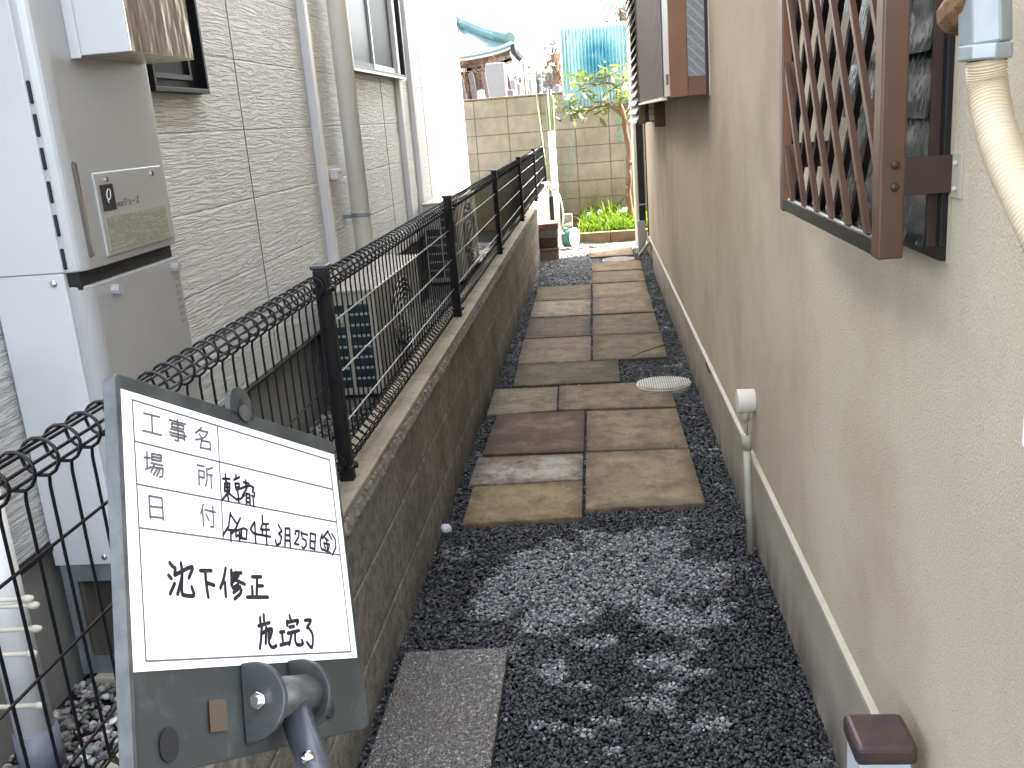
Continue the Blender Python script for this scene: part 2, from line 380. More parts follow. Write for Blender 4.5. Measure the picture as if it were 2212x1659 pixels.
def text_mesh(body, name, mat, parent, org, ex, ey, size):
    cu = bpy.data.curves.new(name, 'FONT'); cu.body = body; cu.size = size; cu.extrude = .0004
    t = bpy.data.objects.new(name, cu); COL.objects.link(t)
    dg = bpy.context.evaluated_depsgraph_get(); me = bpy.data.meshes.new_from_object(t.evaluated_get(dg))
    bpy.data.objects.remove(t)
    ob = bpy.data.objects.new(name, me); COL.objects.link(ob); me.materials.clear(); me.materials.append(mat)
    ex = Vector(ex).normalized(); ey = Vector(ey).normalized(); ez = ex.cross(ey)
    o = WORG[parent.name]; mw = Matrix.Identity(4)
    for i in range(3): mw[i][0] = ex[i]; mw[i][1] = ey[i]; mw[i][2] = ez[i]
    mw.translation = Vector([org[i]-o[i] for i in range(3)])
    me.transform(mw); ob.parent = parent; WORG[ob.name] = o
    return ob

# ------------------------------------------------------------------ setting: ground
XW = -1.56; XR = .455; XF = .475; YE = 9.15; YWALL = 13.75
g = MB().add([(-150, -60, -.045), (150, -60, -.045), (150, 300, -.045), (-150, 300, -.045)], [(0, 1, 2, 3)]).build('ground', SOIL); struct(g)
g = MB().add([(-60, YWALL+.16, .9), (60, YWALL+.16, .9), (60, 120, .9), (-60, 120, .9), (-60, YWALL+.16, -.04), (60, YWALL+.16, -.04)], [(0, 1, 2, 3), (0, 4, 5, 1)]).build('cemetery_ground', simple('raked_earth', (.4, .34, .26), .95, var=.15)); struct(g)

# ------------------------------------------------------------------ paving slabs (corner pixels of a zoomed crop -> ground points)
def q6(x, y): return AZ((1800+x*.7838)/1.8517, (900+y*.7838)/1.8517, 0.0)
SL = [
 ([(60,1525),(677,1487),(680,1300),(115,1332)], (.235,.19,.12), (.12,.09,.055), .5, 'ochre slab at the front left of the path, directly before the gravel patch'),
 ([(90,1328),(680,1295),(683,1162),(140,1182)], (.20,.175,.14), (.42,.41,.38), .75, 'slab blotched with white flaking stains, second from the front on the left'),
 ([(163,1173),(686,1155),(690,946),(238,968)], (.155,.115,.085), (.055,.038,.035), .8, 'darkest purplish brown slab, left of the path beside two sandy ones'),
 ([(185,970),(545,941),(553,822),(225,835)], (.235,.21,.155), (.14,.12,.08), .4, 'small slab with a pale worn rim touching the block wall'),
 ([(550,942),(1157,925),(1135,845),(1050,822),(945,803),(556,821)], (.205,.17,.125), (.11,.08,.055), .5, 'long crosswise slab with a rounded corner cut around the white manhole cover'),
 ([(688,1450),(1308,1418),(1222,1137),(692,1158)], (.245,.205,.15), (.15,.115,.075), .5, 'largest front right slab with dark brown spots and a moulded edge'),
 ([(694,1151),(1221,1132),(1157,930),(696,946)], (.225,.185,.135), (.135,.10,.07), .5, 'sandy square slab behind the front right one, below the manhole slab'),
 ([(320,822),(873,797),(862,686),(343,712)], (.13,.115,.085), (.065,.055,.035), .6, 'wide dark mossy slab with pale chips left of the square gap of gravel'),
 ([(343,707),(719,690),(721,563),(375,580)], (.225,.185,.14), (.13,.10,.075), .5, 'tan slab in the left row just beyond the wide mossy slab'),
 ([(728,690),(1113,672),(1077,549),(727,563)], (.175,.15,.11), (.10,.08,.055), .5, 'slab with a diagonal crack across its right corner'),
 ([(378,577),(717,561),(719,459),(406,475)], (.135,.115,.09), (.07,.055,.045), .6, 'dark speckled slab in the left row, before the palest slab'),
 ([(728,559),(1074,545),(1045,445),(728,460)], (.18,.155,.11), (.105,.09,.06), .5, 'olive brown slab in the right row beyond the cracked slab'),
 ([(406,471),(718,456),(719,377),(431,389)], (.29,.26,.205), (.2,.175,.13), .4, 'palest cream slab in the left row of the path'),
 ([(728,457),(1044,441),(1020,355),(728,374)], (.235,.195,.145), (.14,.105,.07), .5, 'tan slab in the right row opposite the palest cream slab'),
 ([(431,385),(718,374),(720,301),(450,316)], (.185,.155,.11), (.11,.09,.06), .5, 'last slab of the left row, bordered behind by bluish gravel'),
 ([(728,371),(1018,356),(998,285),(725,300)], (.24,.195,.14), (.15,.11,.07), .4, 'warm slab in the right row opposite the last left slab'),
 ([(725,298),(998,283),(985,228),(725,240)], (.21,.16,.115), (.13,.09,.06), .4, 'brown slab next to bluish gravel, second before the far round cover'),
 ([(725,238),(985,226),(970,180),(722,195)], (.225,.175,.12), (.14,.10,.06), .4, 'orange brown slab directly in front of the far round cover'),
 ([(715,165),(935,150),(930,110),(712,130)], (.24,.19,.13), (.14,.11,.07), .4, 'farthest slab behind the far round cover, ending in sunlight'),
]
SLABS = []
for i, (q, base, dark, st, lab) in enumerate(SL):
    P = [q6(*p) for p in q]; c = sum(P)/len(P)
    P = [c + (p-c)*.992 for p in P]; SLABS.append(np.array(P)[:, :2])
    dz = rnd.uniform(-.003, .004)
    mb = MB().prism([(p[0], p[1], dz) for p in P], (0, 0, -.055))
    mat_ = slabmat(i, tuple(v*q_ for v, q_ in zip(base, (1.05, .97, .86))), dark, st, .35 if i in (7, 10) else .2, i+1)
    ob = mb.build('paving_slab', mat_, bevel=.004, origin=(c[0], c[1], -.05))
    tag(ob, lab, 'paving slab', 'slabs of the side path')
    if i == 9:
        cr = [q6(930, 672), q6(985, 648), q6(1040, 630), q6(1098, 612)]
        MB().tube([(p[0], p[1], dz+.0005) for p in cr], .0035, 5).build('crack', SOIL, ob)
def q8(x, y, z=0.0): return AZ((1400+x*1.0398)/1.8517, (2000+y*1.0398)/1.8517, z)
P = [q8(40, 1090), q8(535, 1080), q8(610, 572), q8(212, 590)]
SLABS.append(np.array(P)[:, :2])
ob = MB().prism([(p[0], p[1], .006) for p in P], (0, 0, -.06)).build('paving_slab', PEBBLE, bevel=.004, origin=tuple(sum(P)/4))
tag(ob, 'grey slab with exposed pebble surface at the lower left, beside the hand-held board', 'paving slab', 'slabs of the side path')

# manhole covers
def manhole(cx, cy, rx, ry, lab, z=.004, ridges=True):
    c = q6(cx, cy); a = q6(cx+rx, cy)[0]-c[0]; b = abs(q6(cx, cy-ry)[1]-q6(cx, cy+ry)[1])/2
    t = thing('manhole_cover', lab, 'manhole cover', (c[0], c[1], -.05))
    MB().prism([(c[0]+a*math.cos(k*math.pi/24), c[1]+b*math.sin(k*math.pi/24), z) for k in range(48)], (0, 0, -.05)).build('rim', MANH, t)
    MB().prism([(c[0]+a*.93*math.cos(k*math.pi/24), c[1]+b*.93*math.sin(k*math.pi/24), z+.003) for k in range(48)], (0, 0, -.02)).build('lid', MANHD, t, bevel=.001)
    if ridges:
        mb = MB()
        for i in range(-11, 12):
            x = i/12
            h = math.sqrt(1-x*x)*.86
            for s in (-1, 1):
                mb.box((c[0]+x*a-.0035, c[1]+(s*.03 if s > 0 else -h)*b, z+.0028), (c[0]+x*a+.0035, c[1]+(h if s > 0 else -.03)*b, z+.0085))
        mb.build('tread_ridges', MANH, t)
manhole(1090, 812, 143, 36, 'round white manhole cover with ribbed tread, half under the cut corner slab')
manhole(860, 178, 84, 13, 'round pale smooth cover flush in the gravel at the far end of the path', z=.008, ridges=False)

# ------------------------------------------------------------------ gravel (individual crushed stones, one uncountable mass)
def ico():
    t = (1+5**.5)/2
    v = np.array([(-1,t,0),(1,t,0),(-1,-t,0),(1,-t,0),(0,-1,t),(0,1,t),(0,-1,-t),(0,1,-t),(t,0,-1),(t,0,1),(-t,0,-1),(-t,0,1)], float)
    v /= np.linalg.norm(v[0])
    f = np.array([(0,11,5),(0,5,1),(0,1,7),(0,7,10),(0,10,11),(1,5,9),(5,11,4),(11,10,2),(10,7,6),(7,1,8),(3,9,4),(3,4,2),(3,2,6),(3,6,8),(3,8,9),(4,9,5),(2,4,11),(6,2,10),(8,6,7),(9,8,1)])
    return v, f
def stones(name, pos, size, dry, mat, flat=.6):
    v0, f0 = ico(); n = len(pos); K = 16
    tv = np.stack([v0*(1+nr.uniform(-.28, .28, (12, 1))) for _ in range(K)])
    idx = nr.integers(0, K, n); V = tv[idx]                                    # n,12,3
    V = V*np.stack([nr.uniform(.8, 1.35, n), nr.uniform(.6, 1.0, n), nr.uniform(.4, .8, n)*flat/.6], 1)[:, None, :]
    a = nr.uniform(0, 2*np.pi, n); tl = nr.normal(0, .35, n); 
    cx, sx = np.cos(tl), np.sin(tl); y, z = V[..., 1].copy(), V[..., 2].copy()
    V[..., 1] = y*cx[:, None]-z*sx[:, None]; V[..., 2] = y*sx[:, None]+z*cx[:, None]
    ca, sa = np.cos(a), np.sin(a); x, y = V[..., 0].copy(), V[..., 1].copy()
    V[..., 0] = x*ca[:, None]-y*sa[:, None]; V[..., 1] = x*sa[:, None]+y*ca[:, None]
    V = V*size[:, None, None] + pos[:, None, :]
    Fc = (f0[None]+(np.arange(n)*12)[:, None, None]).reshape(-1)
    me = bpy.data.meshes.new(name); me.vertices.add(n*12); me.vertices.foreach_set('co', V.reshape(-1))
    nf = n*20; me.loops.add(nf*3); me.loops.foreach_set('vertex_index', Fc)
    me.polygons.add(nf); me.polygons.foreach_set('loop_start', np.arange(nf)*3); me.polygons.foreach_set('loop_total', np.full(nf, 3))
    me.update(calc_edges=True)
    at = me.attributes.new('dry', 'FLOAT', 'FACE'); at.data.foreach_set('value', np.repeat(dry, 20).astype(np.float32))
    tn = np.clip(nr.normal(1, .40, (n, 1))*np.array([[1, 1, 1]]) + nr.normal(0, .05, (n, 3)), .3, 2.0)
    at = me.attributes.new('tone', 'FLOAT_COLOR', 'FACE'); at.data.foreach_set('color', np.repeat(np.hstack([tn, np.ones((n, 1))]), 20, 0).astype(np.float32).reshape(-1))
    me.materials.append(mat); ob = bpy.data.objects.new(name, me); COL.objects.link(ob); return ob
def inside(poly, X, Y):
    n = len(poly); r = np.zeros(len(X), bool)
    for i in range(n):
        x1, y1 = poly[i]; x2, y2 = poly[(i+1) % n]
        c_ = ((y1 > Y) != (y2 > Y)) & (X < (x2-x1)*(Y-y1)/((y2-y1) or 1e-9)+x1); r ^= c_
    return r
def vnoise(X, Y, f, seed):
    r = np.random.default_rng(seed).random((64, 64)); x = X*f+100; y = Y*f+100
    xi = np.floor(x).astype(int); yi = np.floor(y).astype(int); fx = x-xi; fy = y-yi; fx = fx*fx*(3-2*fx); fy = fy*fy*(3-2*fy)
    g_ = lambda a, b: r[a % 64, b % 64]
    return (g_(xi, yi)*(1-fx)+g_(xi+1, yi)*fx)*(1-fy)+(g_(xi, yi+1)*(1-fx)+g_(xi+1, yi+1)*fx)*fy
def scatter(x0, x1, y0, y1, dens):
    n = int((x1-x0)*(y1-y0)*dens); return nr.uniform(x0, x1, n), nr.uniform(y0, y1, n)
Xs, Ys, Ss = [], [], []
for (y0, y1, dens, s) in ((1.15, 2.3, 26000, .0056), (2.3, 3.45, 21000, .0062), (3.45, 6, 13000, .0075), (6, 11.3, 6000, .0105)):
    X, Y = scatter(-.66, .49, y0, y1, dens); Xs.append(X); Ys.append(Y); Ss.append(np.full(len(X), s)*nr.uniform(.65, 1.3, len(X)))
X = np.concatenate(Xs); Y = np.concatenate(Ys); S = np.concatenate(Ss)
keep = np.ones(len(X), bool)
for p in SLABS: 
    c = p.mean(0); keep &= ~inside(c+(p-c)*1.0, X, Y)
X, Y, S = X[keep], Y[keep], S[keep]
DRY = [(1080,250,330,150),(720,280,230,110),(560,390,100,45),(800,430,170,70),(1250,430,170,60),(1130,150,280,60),(800,640,60,55),(880,695,90,18),(1190,600,130,45),(1300,640,110,22),(1230,690,60,25),(1150,755,90,32),(760,850,90,20),(900,870,50,22),(980,825,90,18),(1380,840,90,26),(1010,940,45,22),(930,520,90,30)]
d = np.zeros(len(X))
for (cx, cy, rx, ry) in DRY:
    c = q8(cx, cy); a = q8(cx+rx, cy)[0]-c[0]; b = abs(q8(cx, cy-ry)[1]-q8(cx, cy+ry)[1])/2
    d = np.maximum(d, 1.35-np.hypot((X-c[0])/a, (Y-c[1])/b))
d = d + (vnoise(X, Y, 9, 1)-.5)*.7 + (vnoise(X, Y, 26, 2)-.5)*.65
dry = np.clip((d-.18)/.34, 0, 1)*.85*np.clip(nr.normal(1, .18, len(X)), .3, 1.2)
far = np.clip((Y-8.2)/.5, 0, 1)*(X < .0)*.55 + np.clip((Y-10.2)/.3, 0, 1)*.5 + np.clip((Y-6.5)/3, 0, 1)*.12
side = .10+.10*vnoise(X, Y, 4, 3)
dry = np.maximum(dry, np.maximum(far, side*(1+.5*(nr.random(len(X)) < .1))))
dry = np.where(nr.random(len(X)) < .012, .75, dry)
Zs = -.030+nr.uniform(0, .016, len(X)) + (vnoise(X, Y, 5, 4)-.5)*.012
ob = stones('gravel', np.stack([X, Y, Zs], 1), S, dry, STONES, flat=.5)
tag(ob, 'dark crushed stone gravel around the path slabs with a dry pale patch in front', 'gravel', kind='stuff')
X, Y = scatter(XW+.02, -.80, 1.0, 11.8, 4200); S = nr.uniform(.007, .015, len(X))
ob = stones('gravel', np.stack([X, Y, nr.uniform(-.02, .012, len(X))], 1), S, nr.uniform(.1, .9, len(X)), STONES2)
tag(ob, 'pale coarse gravel between the black fence and the white house', 'gravel', kind='stuff')
X, Y = scatter(-.62, .6, 10.6, 11.4, 2600)
ob = stones('gravel', np.stack([X, Y, -.022+nr.uniform(0, .012, len(X))], 1), nr.uniform(.008, .013, len(X)), np.full(len(X), .8), STONES2)
tag(ob, 'sunlit white chippings in front of the planted bed at the far end', 'gravel', kind='stuff')
p = AZ(964, 1141, .01)
wsb = MB().ball((p[0], p[1], .010), .017, 6, 4, (1.25, .8, 1.05)); wsb.v = [tuple(c+rnd.uniform(-.003, .003) for c in v) for v in wsb.v]
tag(wsb.build('white_stone', simple('white_quartz', (.75, .78, .8), .6, var=.1), origin=(p[0], p[1], 0)), 'single white stone on the dark gravel beside the block wall', 'stone')

# ------------------------------------------------------------------ retaining wall (block) with coping
ZC = .555
t = thing('retaining_wall', 'low brown rough-faced concrete block wall carrying the black fence', 'wall', (-.73, 5, -.05))
mb = MB(); y = -.6
hts = [(-.08, .135), (.141, .338), (.344, .515)]
for k, (z0, z1) in enumerate(hts): mb.box((-.80, -.6, z0), (-.652-.002*k, 10.22, z1))
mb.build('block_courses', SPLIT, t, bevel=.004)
MB().box((-.798, -.6, -.08), (-.662, 10.2, .53)).build('joint_mortar', MORTAR, t)
# rough arris: individual spalled block-face stones along the top edge
mb = MB(); yy = .6
while yy < 10.2:
    L_ = rnd.uniform(.018, .045); h = rnd.uniform(.014, .026); o_ = rnd.uniform(-.001, .005)
    mb.add([(-.672, yy, .512), (-.651+o_, yy+.004, .513), (-.651+o_, yy+L_-.005, .513), (-.672, yy+L_, .512),
            (-.672, yy, .516+h), (-.659+o_, yy+.007, .514+h), (-.659+o_, yy+L_-.008, .514+h), (-.672, yy+L_, .516+h)],
           [(0,3,2,1),(4,5,6,7),(0,1,5,4),(1,2,6,5),(2,3,7,6),(3,0,4,7)]); yy += L_+.002
mb.build('chipped_edge', simple('chipped_block_edge', (.22, .195, .155), .95, var=.3, scale=25, bump=.6), t)
MB().box((-.803, -.6, .52), (-.664, 10.2, ZC)).build('coping', COPING, t, bevel=.005)
t = thing('boundary_wall', 'short sunlit concrete boundary wall carrying the far end of the fence', 'wall', (-.75, 12, -.05))
box('wall_base', (-.80, 10.24, -.05), (-.70, YWALL-.05, ZC-.03), simple('pale_concrete', (.36, .34, .30), .9, var=.15), t, bevel=.005)

# ------------------------------------------------------------------ mesh fence with curled top and bottom
FX = -.728; PX = -.712
PY = [2.36+2.16*i for i in range(-1, 6)]
fen = thing('mesh_fence', 'black welded mesh fence with curled top and bottom edges on the low block wall', 'fence', (FX, 6, ZC))
for y in PY:
    p = box('post', (PX-.019, y-.018, ZC-.01), (PX+.019, y+.018, 1.128), BLACKM, fen, bevel=.006)
    box('post_cap', (PX-.023, y-.022, 1.126), (PX+.023, y+.022, 1.138), simple('post_cap_plastic', (.03, .03, .035), .3, var=0) if y == PY[0] else bpy.data.materials['post_cap_plastic'], p, bevel=.004)
    for z in (1.085, .605):
        mb = MB(); mb.box((PX-.022, y-.026, z-.02), (PX+.024, y+.026, z-.006)); mb.tube([(PX+.02, y, z-.012), (PX+.032, y, z-.012)], .008, 6)
        mb.build('clamp', BLACKM, p, bevel=.002)
    mb = MB().ball((PX+.004, y+.033, 1.082), .009, 8, 6); mb.build('bolt', CHROME, p)
mb_ring = None
WR = .0025; ZT, ZB, RC = 1.083, .607, .026
for i in range(len(PY)-1):
    y0, y1 = PY[i]+.03, PY[i+1]-.03
    n = round((y1-y0)/.0535); mb = MB(); sides = 6 if i < 2 else 5; seg = 14 if i < 2 else 10
    for k in range(n+1):
        y = y0+(y1-y0)*k/n
        if y < .55: continue
        path = []
        for j in range(seg+1):                       # bottom ring, starts and ends at its inner side
            a = math.radians(70) - 2*math.pi*j/seg*.97
            path.append((FX+RC*math.cos(a), y+.0035*(j/seg), ZB+RC*math.sin(a)))
        path = path[::-1]; ve = (FX+.007, y, ZB+RC+.012); path.append(ve)
        path.append((FX+.007, y, (ZB+ZT)/2)); path.append((FX+.007, y, ZT-RC-.012))
        for j in range(seg+1):
            a = math.radians(-70) + 2*math.pi*j/seg*.97
            path.append((FX+RC*math.cos(a), y+.004*(j/seg), ZT+RC*math.sin(a)))
        mb.tube(path, WR, sides, cap=False)
    ri = RC-2*WR
    for (zc, s) in ((ZT, 1), (ZB, -1)):
        for a in (20, 95, 165, 260):
            mb.tube([(FX+ri*math.cos(math.radians(a)), max(y0, .5), zc+s*ri*math.sin(math.radians(a))), (FX+ri*math.cos(math.radians(a)), y1, zc+s*ri*math.sin(math.radians(a)))], WR, sides)
    pn = mb.build('mesh_panel', BLACKP, fen, smooth=True)
    mb = MB()
    for z in (.974, .834, .695):
        mb.tube([(FX+.012, max(y0-.02, .5), z), (FX+.012, y1+.02, z)], WR, 6)
    mb.build('horizontal_wire', GALVW if i > 0 else BLACKP, pn, smooth=True)
y = PY[2]
tg = MB().ball((PX+.024, y-.012, .965), .03, 12, 10, (.22, .62, 1.9)).build('rust_patch', simple('reddish_brown_leather', (.075, .035, .03), .8, var=.3, scale=40, bump=.4), None, smooth=True, origin=(PX+.02, y, .95))
tg.name = 'hanging_tag'; tag(tg, 'reddish brown oval tag hanging on the second visible fence post', 'tag')

# ------------------------------------------------------------------ left house (white siding)
lh = thing('siding_house', 'white house with brushed-relief siding behind the black mesh fence', 'house', (XW, 6, 0))
YL0, YL1 = .9, 11.7
mb = MB().box((-6, YL0, .43), (XW, 5.95, 5.6)).box((-6, 5.951, .535), (XW, YL1, 5.6)); mb.build('wall', SIDING, lh)
MB().box((-5.95, YL0+.05, -.05), (XW-.035, YL1-.05, .56)).build('foundation', simple('grey_foundation', (.34, .335, .30), .85, var=.1, scale=4, bump=.2), lh)
mb = MB().box((XW-.03, YL0, .412), (XW+.018, 5.94, .43)).box((XW-.03, 5.95, .517), (XW+.018, YL1+.01, .535)); mb.build('flashing', BLACKM, lh)
box('roof', (-6.3, YL0-.2, 5.6), (XW+.35, YL1+.2, 5.75), BLACKM, lh)
SEAL = simple('joint_sealant', (.27, .26, .23), .8, var=0)
for yj in (1.55, AX(505,130,XW)[1], 7.25, 9.0, 10.5): MB().box((XW-.001, yj-.0035, .44), (XW+.0022, yj+.0035, 5.6)).build('panel_joint', SEAL, lh)
box('corner_trim', (XW-.02, YL1-.03, .54), (XW+.012, YL1+.012, 5.6), PVC, lh)
def vpipe(px, py, r, mat, name='drain_pipe', z0=.2, z1=5.5, x=None, flat=False):
    y = AX(px, py, XW)[1]; x = XW+r+.03 if x is None else x
    y = AX(px, py, x)[1]
    if flat: return box(name, (XW-.001, y-r, z0), (XW+.045, y+r, z1), mat, lh, bevel=.008)
    return tube(name, [(x, y, z0), (x, y, z1)], r, mat, lh, n=20)
p = vpipe(702, 270, .040, PVC, 'pipe_cover', z0=.60, flat=True)
yA = AX(702, 270, XW)[1]
box('joint_sleeve', (XW, yA-.043, 1.20), (XW+.050, yA+.043, 1.26), PVC, p, bevel=.006)
MB().tube([(XW+.052, yA+.01, 1.235), (XW+.055, yA+.01, 1.235)], .006, 8).build('screw', DARK, p)
xB = XW+.085; p = vpipe(757, 270, .0575, PVCB, x=xB)
yB = AX(757, 270, xB)[1]; yC = yB
mb = MB().tube([(xB+.0595*math.cos(a), yB+.0595*math.sin(a), .955) for a in np.linspace(0, 2*math.pi, 25)[:-1]], .0045, 6, closed=True)
for k in range(1, 5): mb.tube([(xB+.0595*math.cos(a), yB+.0595*math.sin(a), .955+k*.005) for a in np.linspace(0, 2*math.pi, 25)[:-1]], .0045, 6, closed=True)
mb.box((XW, yB-.11, .952), (XW+.05, yB-.055, .977)); mb.build('pipe_band', GALV, p)
vpipe(886, 300, .045, PVC, 'pipe_cover', z0=.56, flat=True)
p = vpipe(913, 220, .075, PVC, 'pipe_cover', z0=.56, flat=True)
# sliding window in a dark surround
ya, zb = AX(763, 146, XW+.06)[1], AX(763, 150, XW+.06)[2]; yb = AX(877, 164, XW+.06)[1]; zt = zb+1.2
wn = MB(); xo = XW+.06
for a, b in (((XW, ya, zb), (xo, yb, zb+.03)), ((XW, ya, zt-.03), (xo, yb, zt)), ((XW, ya, zb+.03), (xo, ya+.03, zt-.03)), ((XW, yb-.03, zb+.03), (xo, yb, zt-.03))): wn.box(a, b)
wn = wn.build('window', WFRAME, lh, bevel=.003)
mb = MB()
for a, b in (((xo-.001, ya-.002, zb-.002), (xo+.004, ya+.012, zt)), ((xo-.001, yb-.012, zb-.002), (xo+.004, yb+.002, zt)), ((xo-.001, ya, zb-.004), (xo+.004, yb, zb+.012))): mb.box(a, b)
mb.build('window_frame', SILV, wn)
ym = ya+(yb-ya)*.44
sf = box('sash', (XW+.012, ya+.03, zb+.03), (XW+.03, ym, zb+.07), WFRAME, wn)
box('sash', (XW+.012, ym-.03, zb+.03), (XW+.034, ym, zt-.03), SILV, wn)
box('sash', (XW+.012, ya+.031, zb+.071), (XW+.03, ya+.06, zt-.03), SILV, wn)
box('sash', (XW+.004, ym, zb+.03), (XW+.022, yb-.03, zb+.075), SILV, wn)
box('pane', (XW+.014, ya+.06, zb+.07), (XW+.018, ym-.03, zt-.03), simple('dark_glass', (.007,.007,.009), .3, spec=.1, var=0), wn)  # even near-black pane colour
box('pane', (XW+.004, ym, zb+.075), (XW+.010, yb-.03, zt-.03), GLASSD, wn)
# small window behind the heater
ya, yb = 3.36, 3.85; zb = 1.645
s2 = MB(); xo = XW+.045
for a, b in (((XW, ya, zb), (xo, yb, zb+.018)), ((XW, ya, zb+.4), (xo, yb, zb+.42)), ((XW, ya, zb+.018), (xo, ya+.02, zb+.4)), ((XW, yb-.02, zb+.018), (xo, yb, zb+.4))): s2.box(a, b)
s2 = s2.build('window', BLACKM, lh, bevel=.002)
box('pane', (XW+.004, ya+.02, zb+.018), (XW+.01, yb-.02, zb+.4), GLASSD, s2)
mb = MB().box((XW+.009, ya+.07, zb+.05), (XW+.022, yb-.10, zb+.068)).box((XW+.009, yb-.118, zb+.069), (XW+.022, yb-.10, zb+.4)); mb.build('sash', WFRAME, s2)

# ------------------------------------------------------------------ water heater
XH = -1.30; Y0, Y1 = 2.29, 2.862
wh = thing('water_heater', 'tall silver and white gas water heater standing against the white siding', 'water heater', (-1.42, 2.5, .02))
def rbox(x0, x1, y0, y1, z0, z1, r, name, mat, parent, seg=8):
    pts = [(x0, y1), (x0, y0)]
    for k in range(seg+1):
        a = -math.pi/2+math.pi/2*k/seg; pts.append((x1-r+r*math.cos(a), y0+r+r*math.sin(a)))
    r2 = r*.5
    for k in range(seg+1):
        a = math.pi/2*k/seg; pts.append((x1-r2+r2*math.cos(a), y1-r2+r2*math.sin(a)))
    ob = MB().prism([(p[0], p[1], z0) for p in pts], (0, 0, z1-z0)).build(name, mat, parent, bevel=.004, seg=2)
    return ob
body = rbox(-1.548, XH, Y0, Y1, 1.166, 2.12, .045, 'body', HEAT, wh)
box('rear_shell', (-1.549, Y0-.004, 1.168), (-1.352, Y0+.02, 2.118), HEATW, body, bevel=.003)
low = rbox(-1.548, XH-.004, Y0+.008, Y1-.002, .36, 1.128, .045, 'pipe_cover', simple('warm_grey_enamel', (.38, .38, .37), .4, var=.03), wh)
box('side_panel', (-1.549, Y0-.002, .362), (-1.354, Y0+.02, 1.166), HEATW, low, bevel=.003)
box('gap', (-1.40, Y0+.012, 1.12), (XH-.02, Y1-.02, 1.17), DARK, wh)
mb = MB()
for k in range(6):
    zc = AX(88+k*15.5, 195+k*73, -1.3)[2]
    xk = -1.352
    MB().box((xk+.003, Y0-.006, zc-.027), (xk+.011, Y0+.003, zc+.027)).build('vent_slot', DARK, body, bevel=.003)
mb = MB().prism([(XH-.004, 2.338+.010*math.cos(a), (1.428 if math.sin(a) > 0 else 1.205)+.010*math.sin(a)) for a in np.linspace(0, 2*math.pi, 21)[:-1]], (.0046, 0, 0)); mb.build('finger_recess', simple('recess_grey', (.16, .16, .17), .4, var=0), body)
mb = MB().prism([(XH-.004, 2.346+.005*math.cos(a), (1.428 if math.sin(a) > 0 else 1.205)+.006*math.sin(a)) for a in np.linspace(0, 2*math.pi, 21)[:-1]], (.0062, 0, 0)); mb.build('recess_lip', CHROME, body)
pn = box('access_panel', (XH-.002, 2.414, 1.186), (XH+.007, 2.812, 1.404), HEAT, body, bevel=.0065, seg=3)
mb = MB()
for yy in (2.475, 2.745): mb.tube([(XH+.006, yy, 1.383), (XH+.010, yy, 1.383)], .008, 10)
mb.build('screw', CHROME, pn)
lg = box('logo_plate', (XH+.0065, 2.432, 1.303), (XH+.0095, 2.500, 1.372), simple('brown_black_badge', (.02, .014, .016), .35, var=0), pn, bevel=.001)
mb = MB(); cy, cz = 2.468, 1.345
mb.tube([(XH+.0098, cy+.010*math.cos(a)+.004*math.sin(a), cz+.014*math.sin(a)) for a in np.linspace(0, 2*math.pi, 17)[:-1]], .0014, 5, closed=True)
mb.tube([(XH+.0098, cy-.006, cz-.010), (XH+.0098, cy-.010, cz-.018), (XH+.0098, cy-.004, cz-.022)], .0014, 5); mb.build('emblem', WHITEP, lg)
text_mesh("eco\u30b8\u30e7\u30fc\u30ba", 'lettering', simple('grey_print', (.10, .11, .08), .5, var=0), pn, (XH+.0075, 2.508, 1.309), (0, 1, 0), (0, 0, 1), .024)
lb = box('rating_label', (XH+.0068, 2.43, 1.197), (XH+.0082, 2.795, 1.288), simple('yellowed_label', (.40, .39, .31), .5, var=.1, scale=60), pn)
mb = MB()
for k in range(17):
    z = 1.284-k*.0051
    x = 2.436
    while x < 2.79:
        L_ = rnd.uniform(.008, .05)
        if rnd.random() < .72: mb.box((XH+.0080, x, z-.0027), (XH+.0087, min(x+L_, 2.79), z-.0008))
        x += L_+rnd.uniform(.003, .014)
mb.build('fine_print', simple('faded_print', (.20, .20, .17), .6, var=0), lb)
mb = MB()
for (yy, zz) in ((2.425, 1.098), (2.80, 1.10)): mb.tube([(XH-.004, yy, zz-.0), (XH+.018, yy, zz)], .014, 8)
mb.build('knob', HEAT, low)
MB().ball((-1.385, Y0-.004, 1.142), .010, 10, 6, (1, .5, 1)).build('rivet', CHROME, low)
MB().ball((-1.40, Y0-.004, .385), .009, 10, 6, (1, .5, 1)).build('rivet', CHROME, low)
mb = MB()
for k in range(7): mb.box((XH-.004, 2.80, 1.07-k*.022), (XH-.0028, 2.828, 1.059-k*.022))
mb.build('print', simple('grey_print2', (.27, .27, .25), .6, var=0), low)
# galvanised stand
st = MB().prism([(-1.54, Y0+.005, .36), (-1.54, Y0+.005, .02), (-1.50, Y0+.005, .02), (-1.50, Y0+.005, .31), (XH-.05, Y0+.005, .31), (XH-.05, Y0+.005, .02), (XH-.01, Y0+.005, .02), (XH-.01, Y0+.005, .36)], (0, .004, 0))
st.box((XH-.014, Y0+.01, .30), (XH-.01, Y1-.02, .36)).box((XH-.05, Y0+.01, .02), (XH-.006, Y1-.02, .09)).box((-1.50, Y0+.005, .02), (XH-.05, Y0+.009, .075)).box((XH-.014, Y1-.05, .09), (XH-.01, Y1-.02, .30))
st.build('stand', GALV, wh)
box('stand_back', (-1.545, Y0+.03, .03), (-1.50, Y1-.03, .33), simple('brown_grey_backplate', (.16, .145, .12), .8, var=.2), wh)  # even brown-grey plate colour
box('base_block', (XH-.20, Y0-.02, -.04), (XH+.015, Y1+.05, .02), simple('concrete_base', (.4, .37, .3), .9, var=.15), wh, bevel=.006)
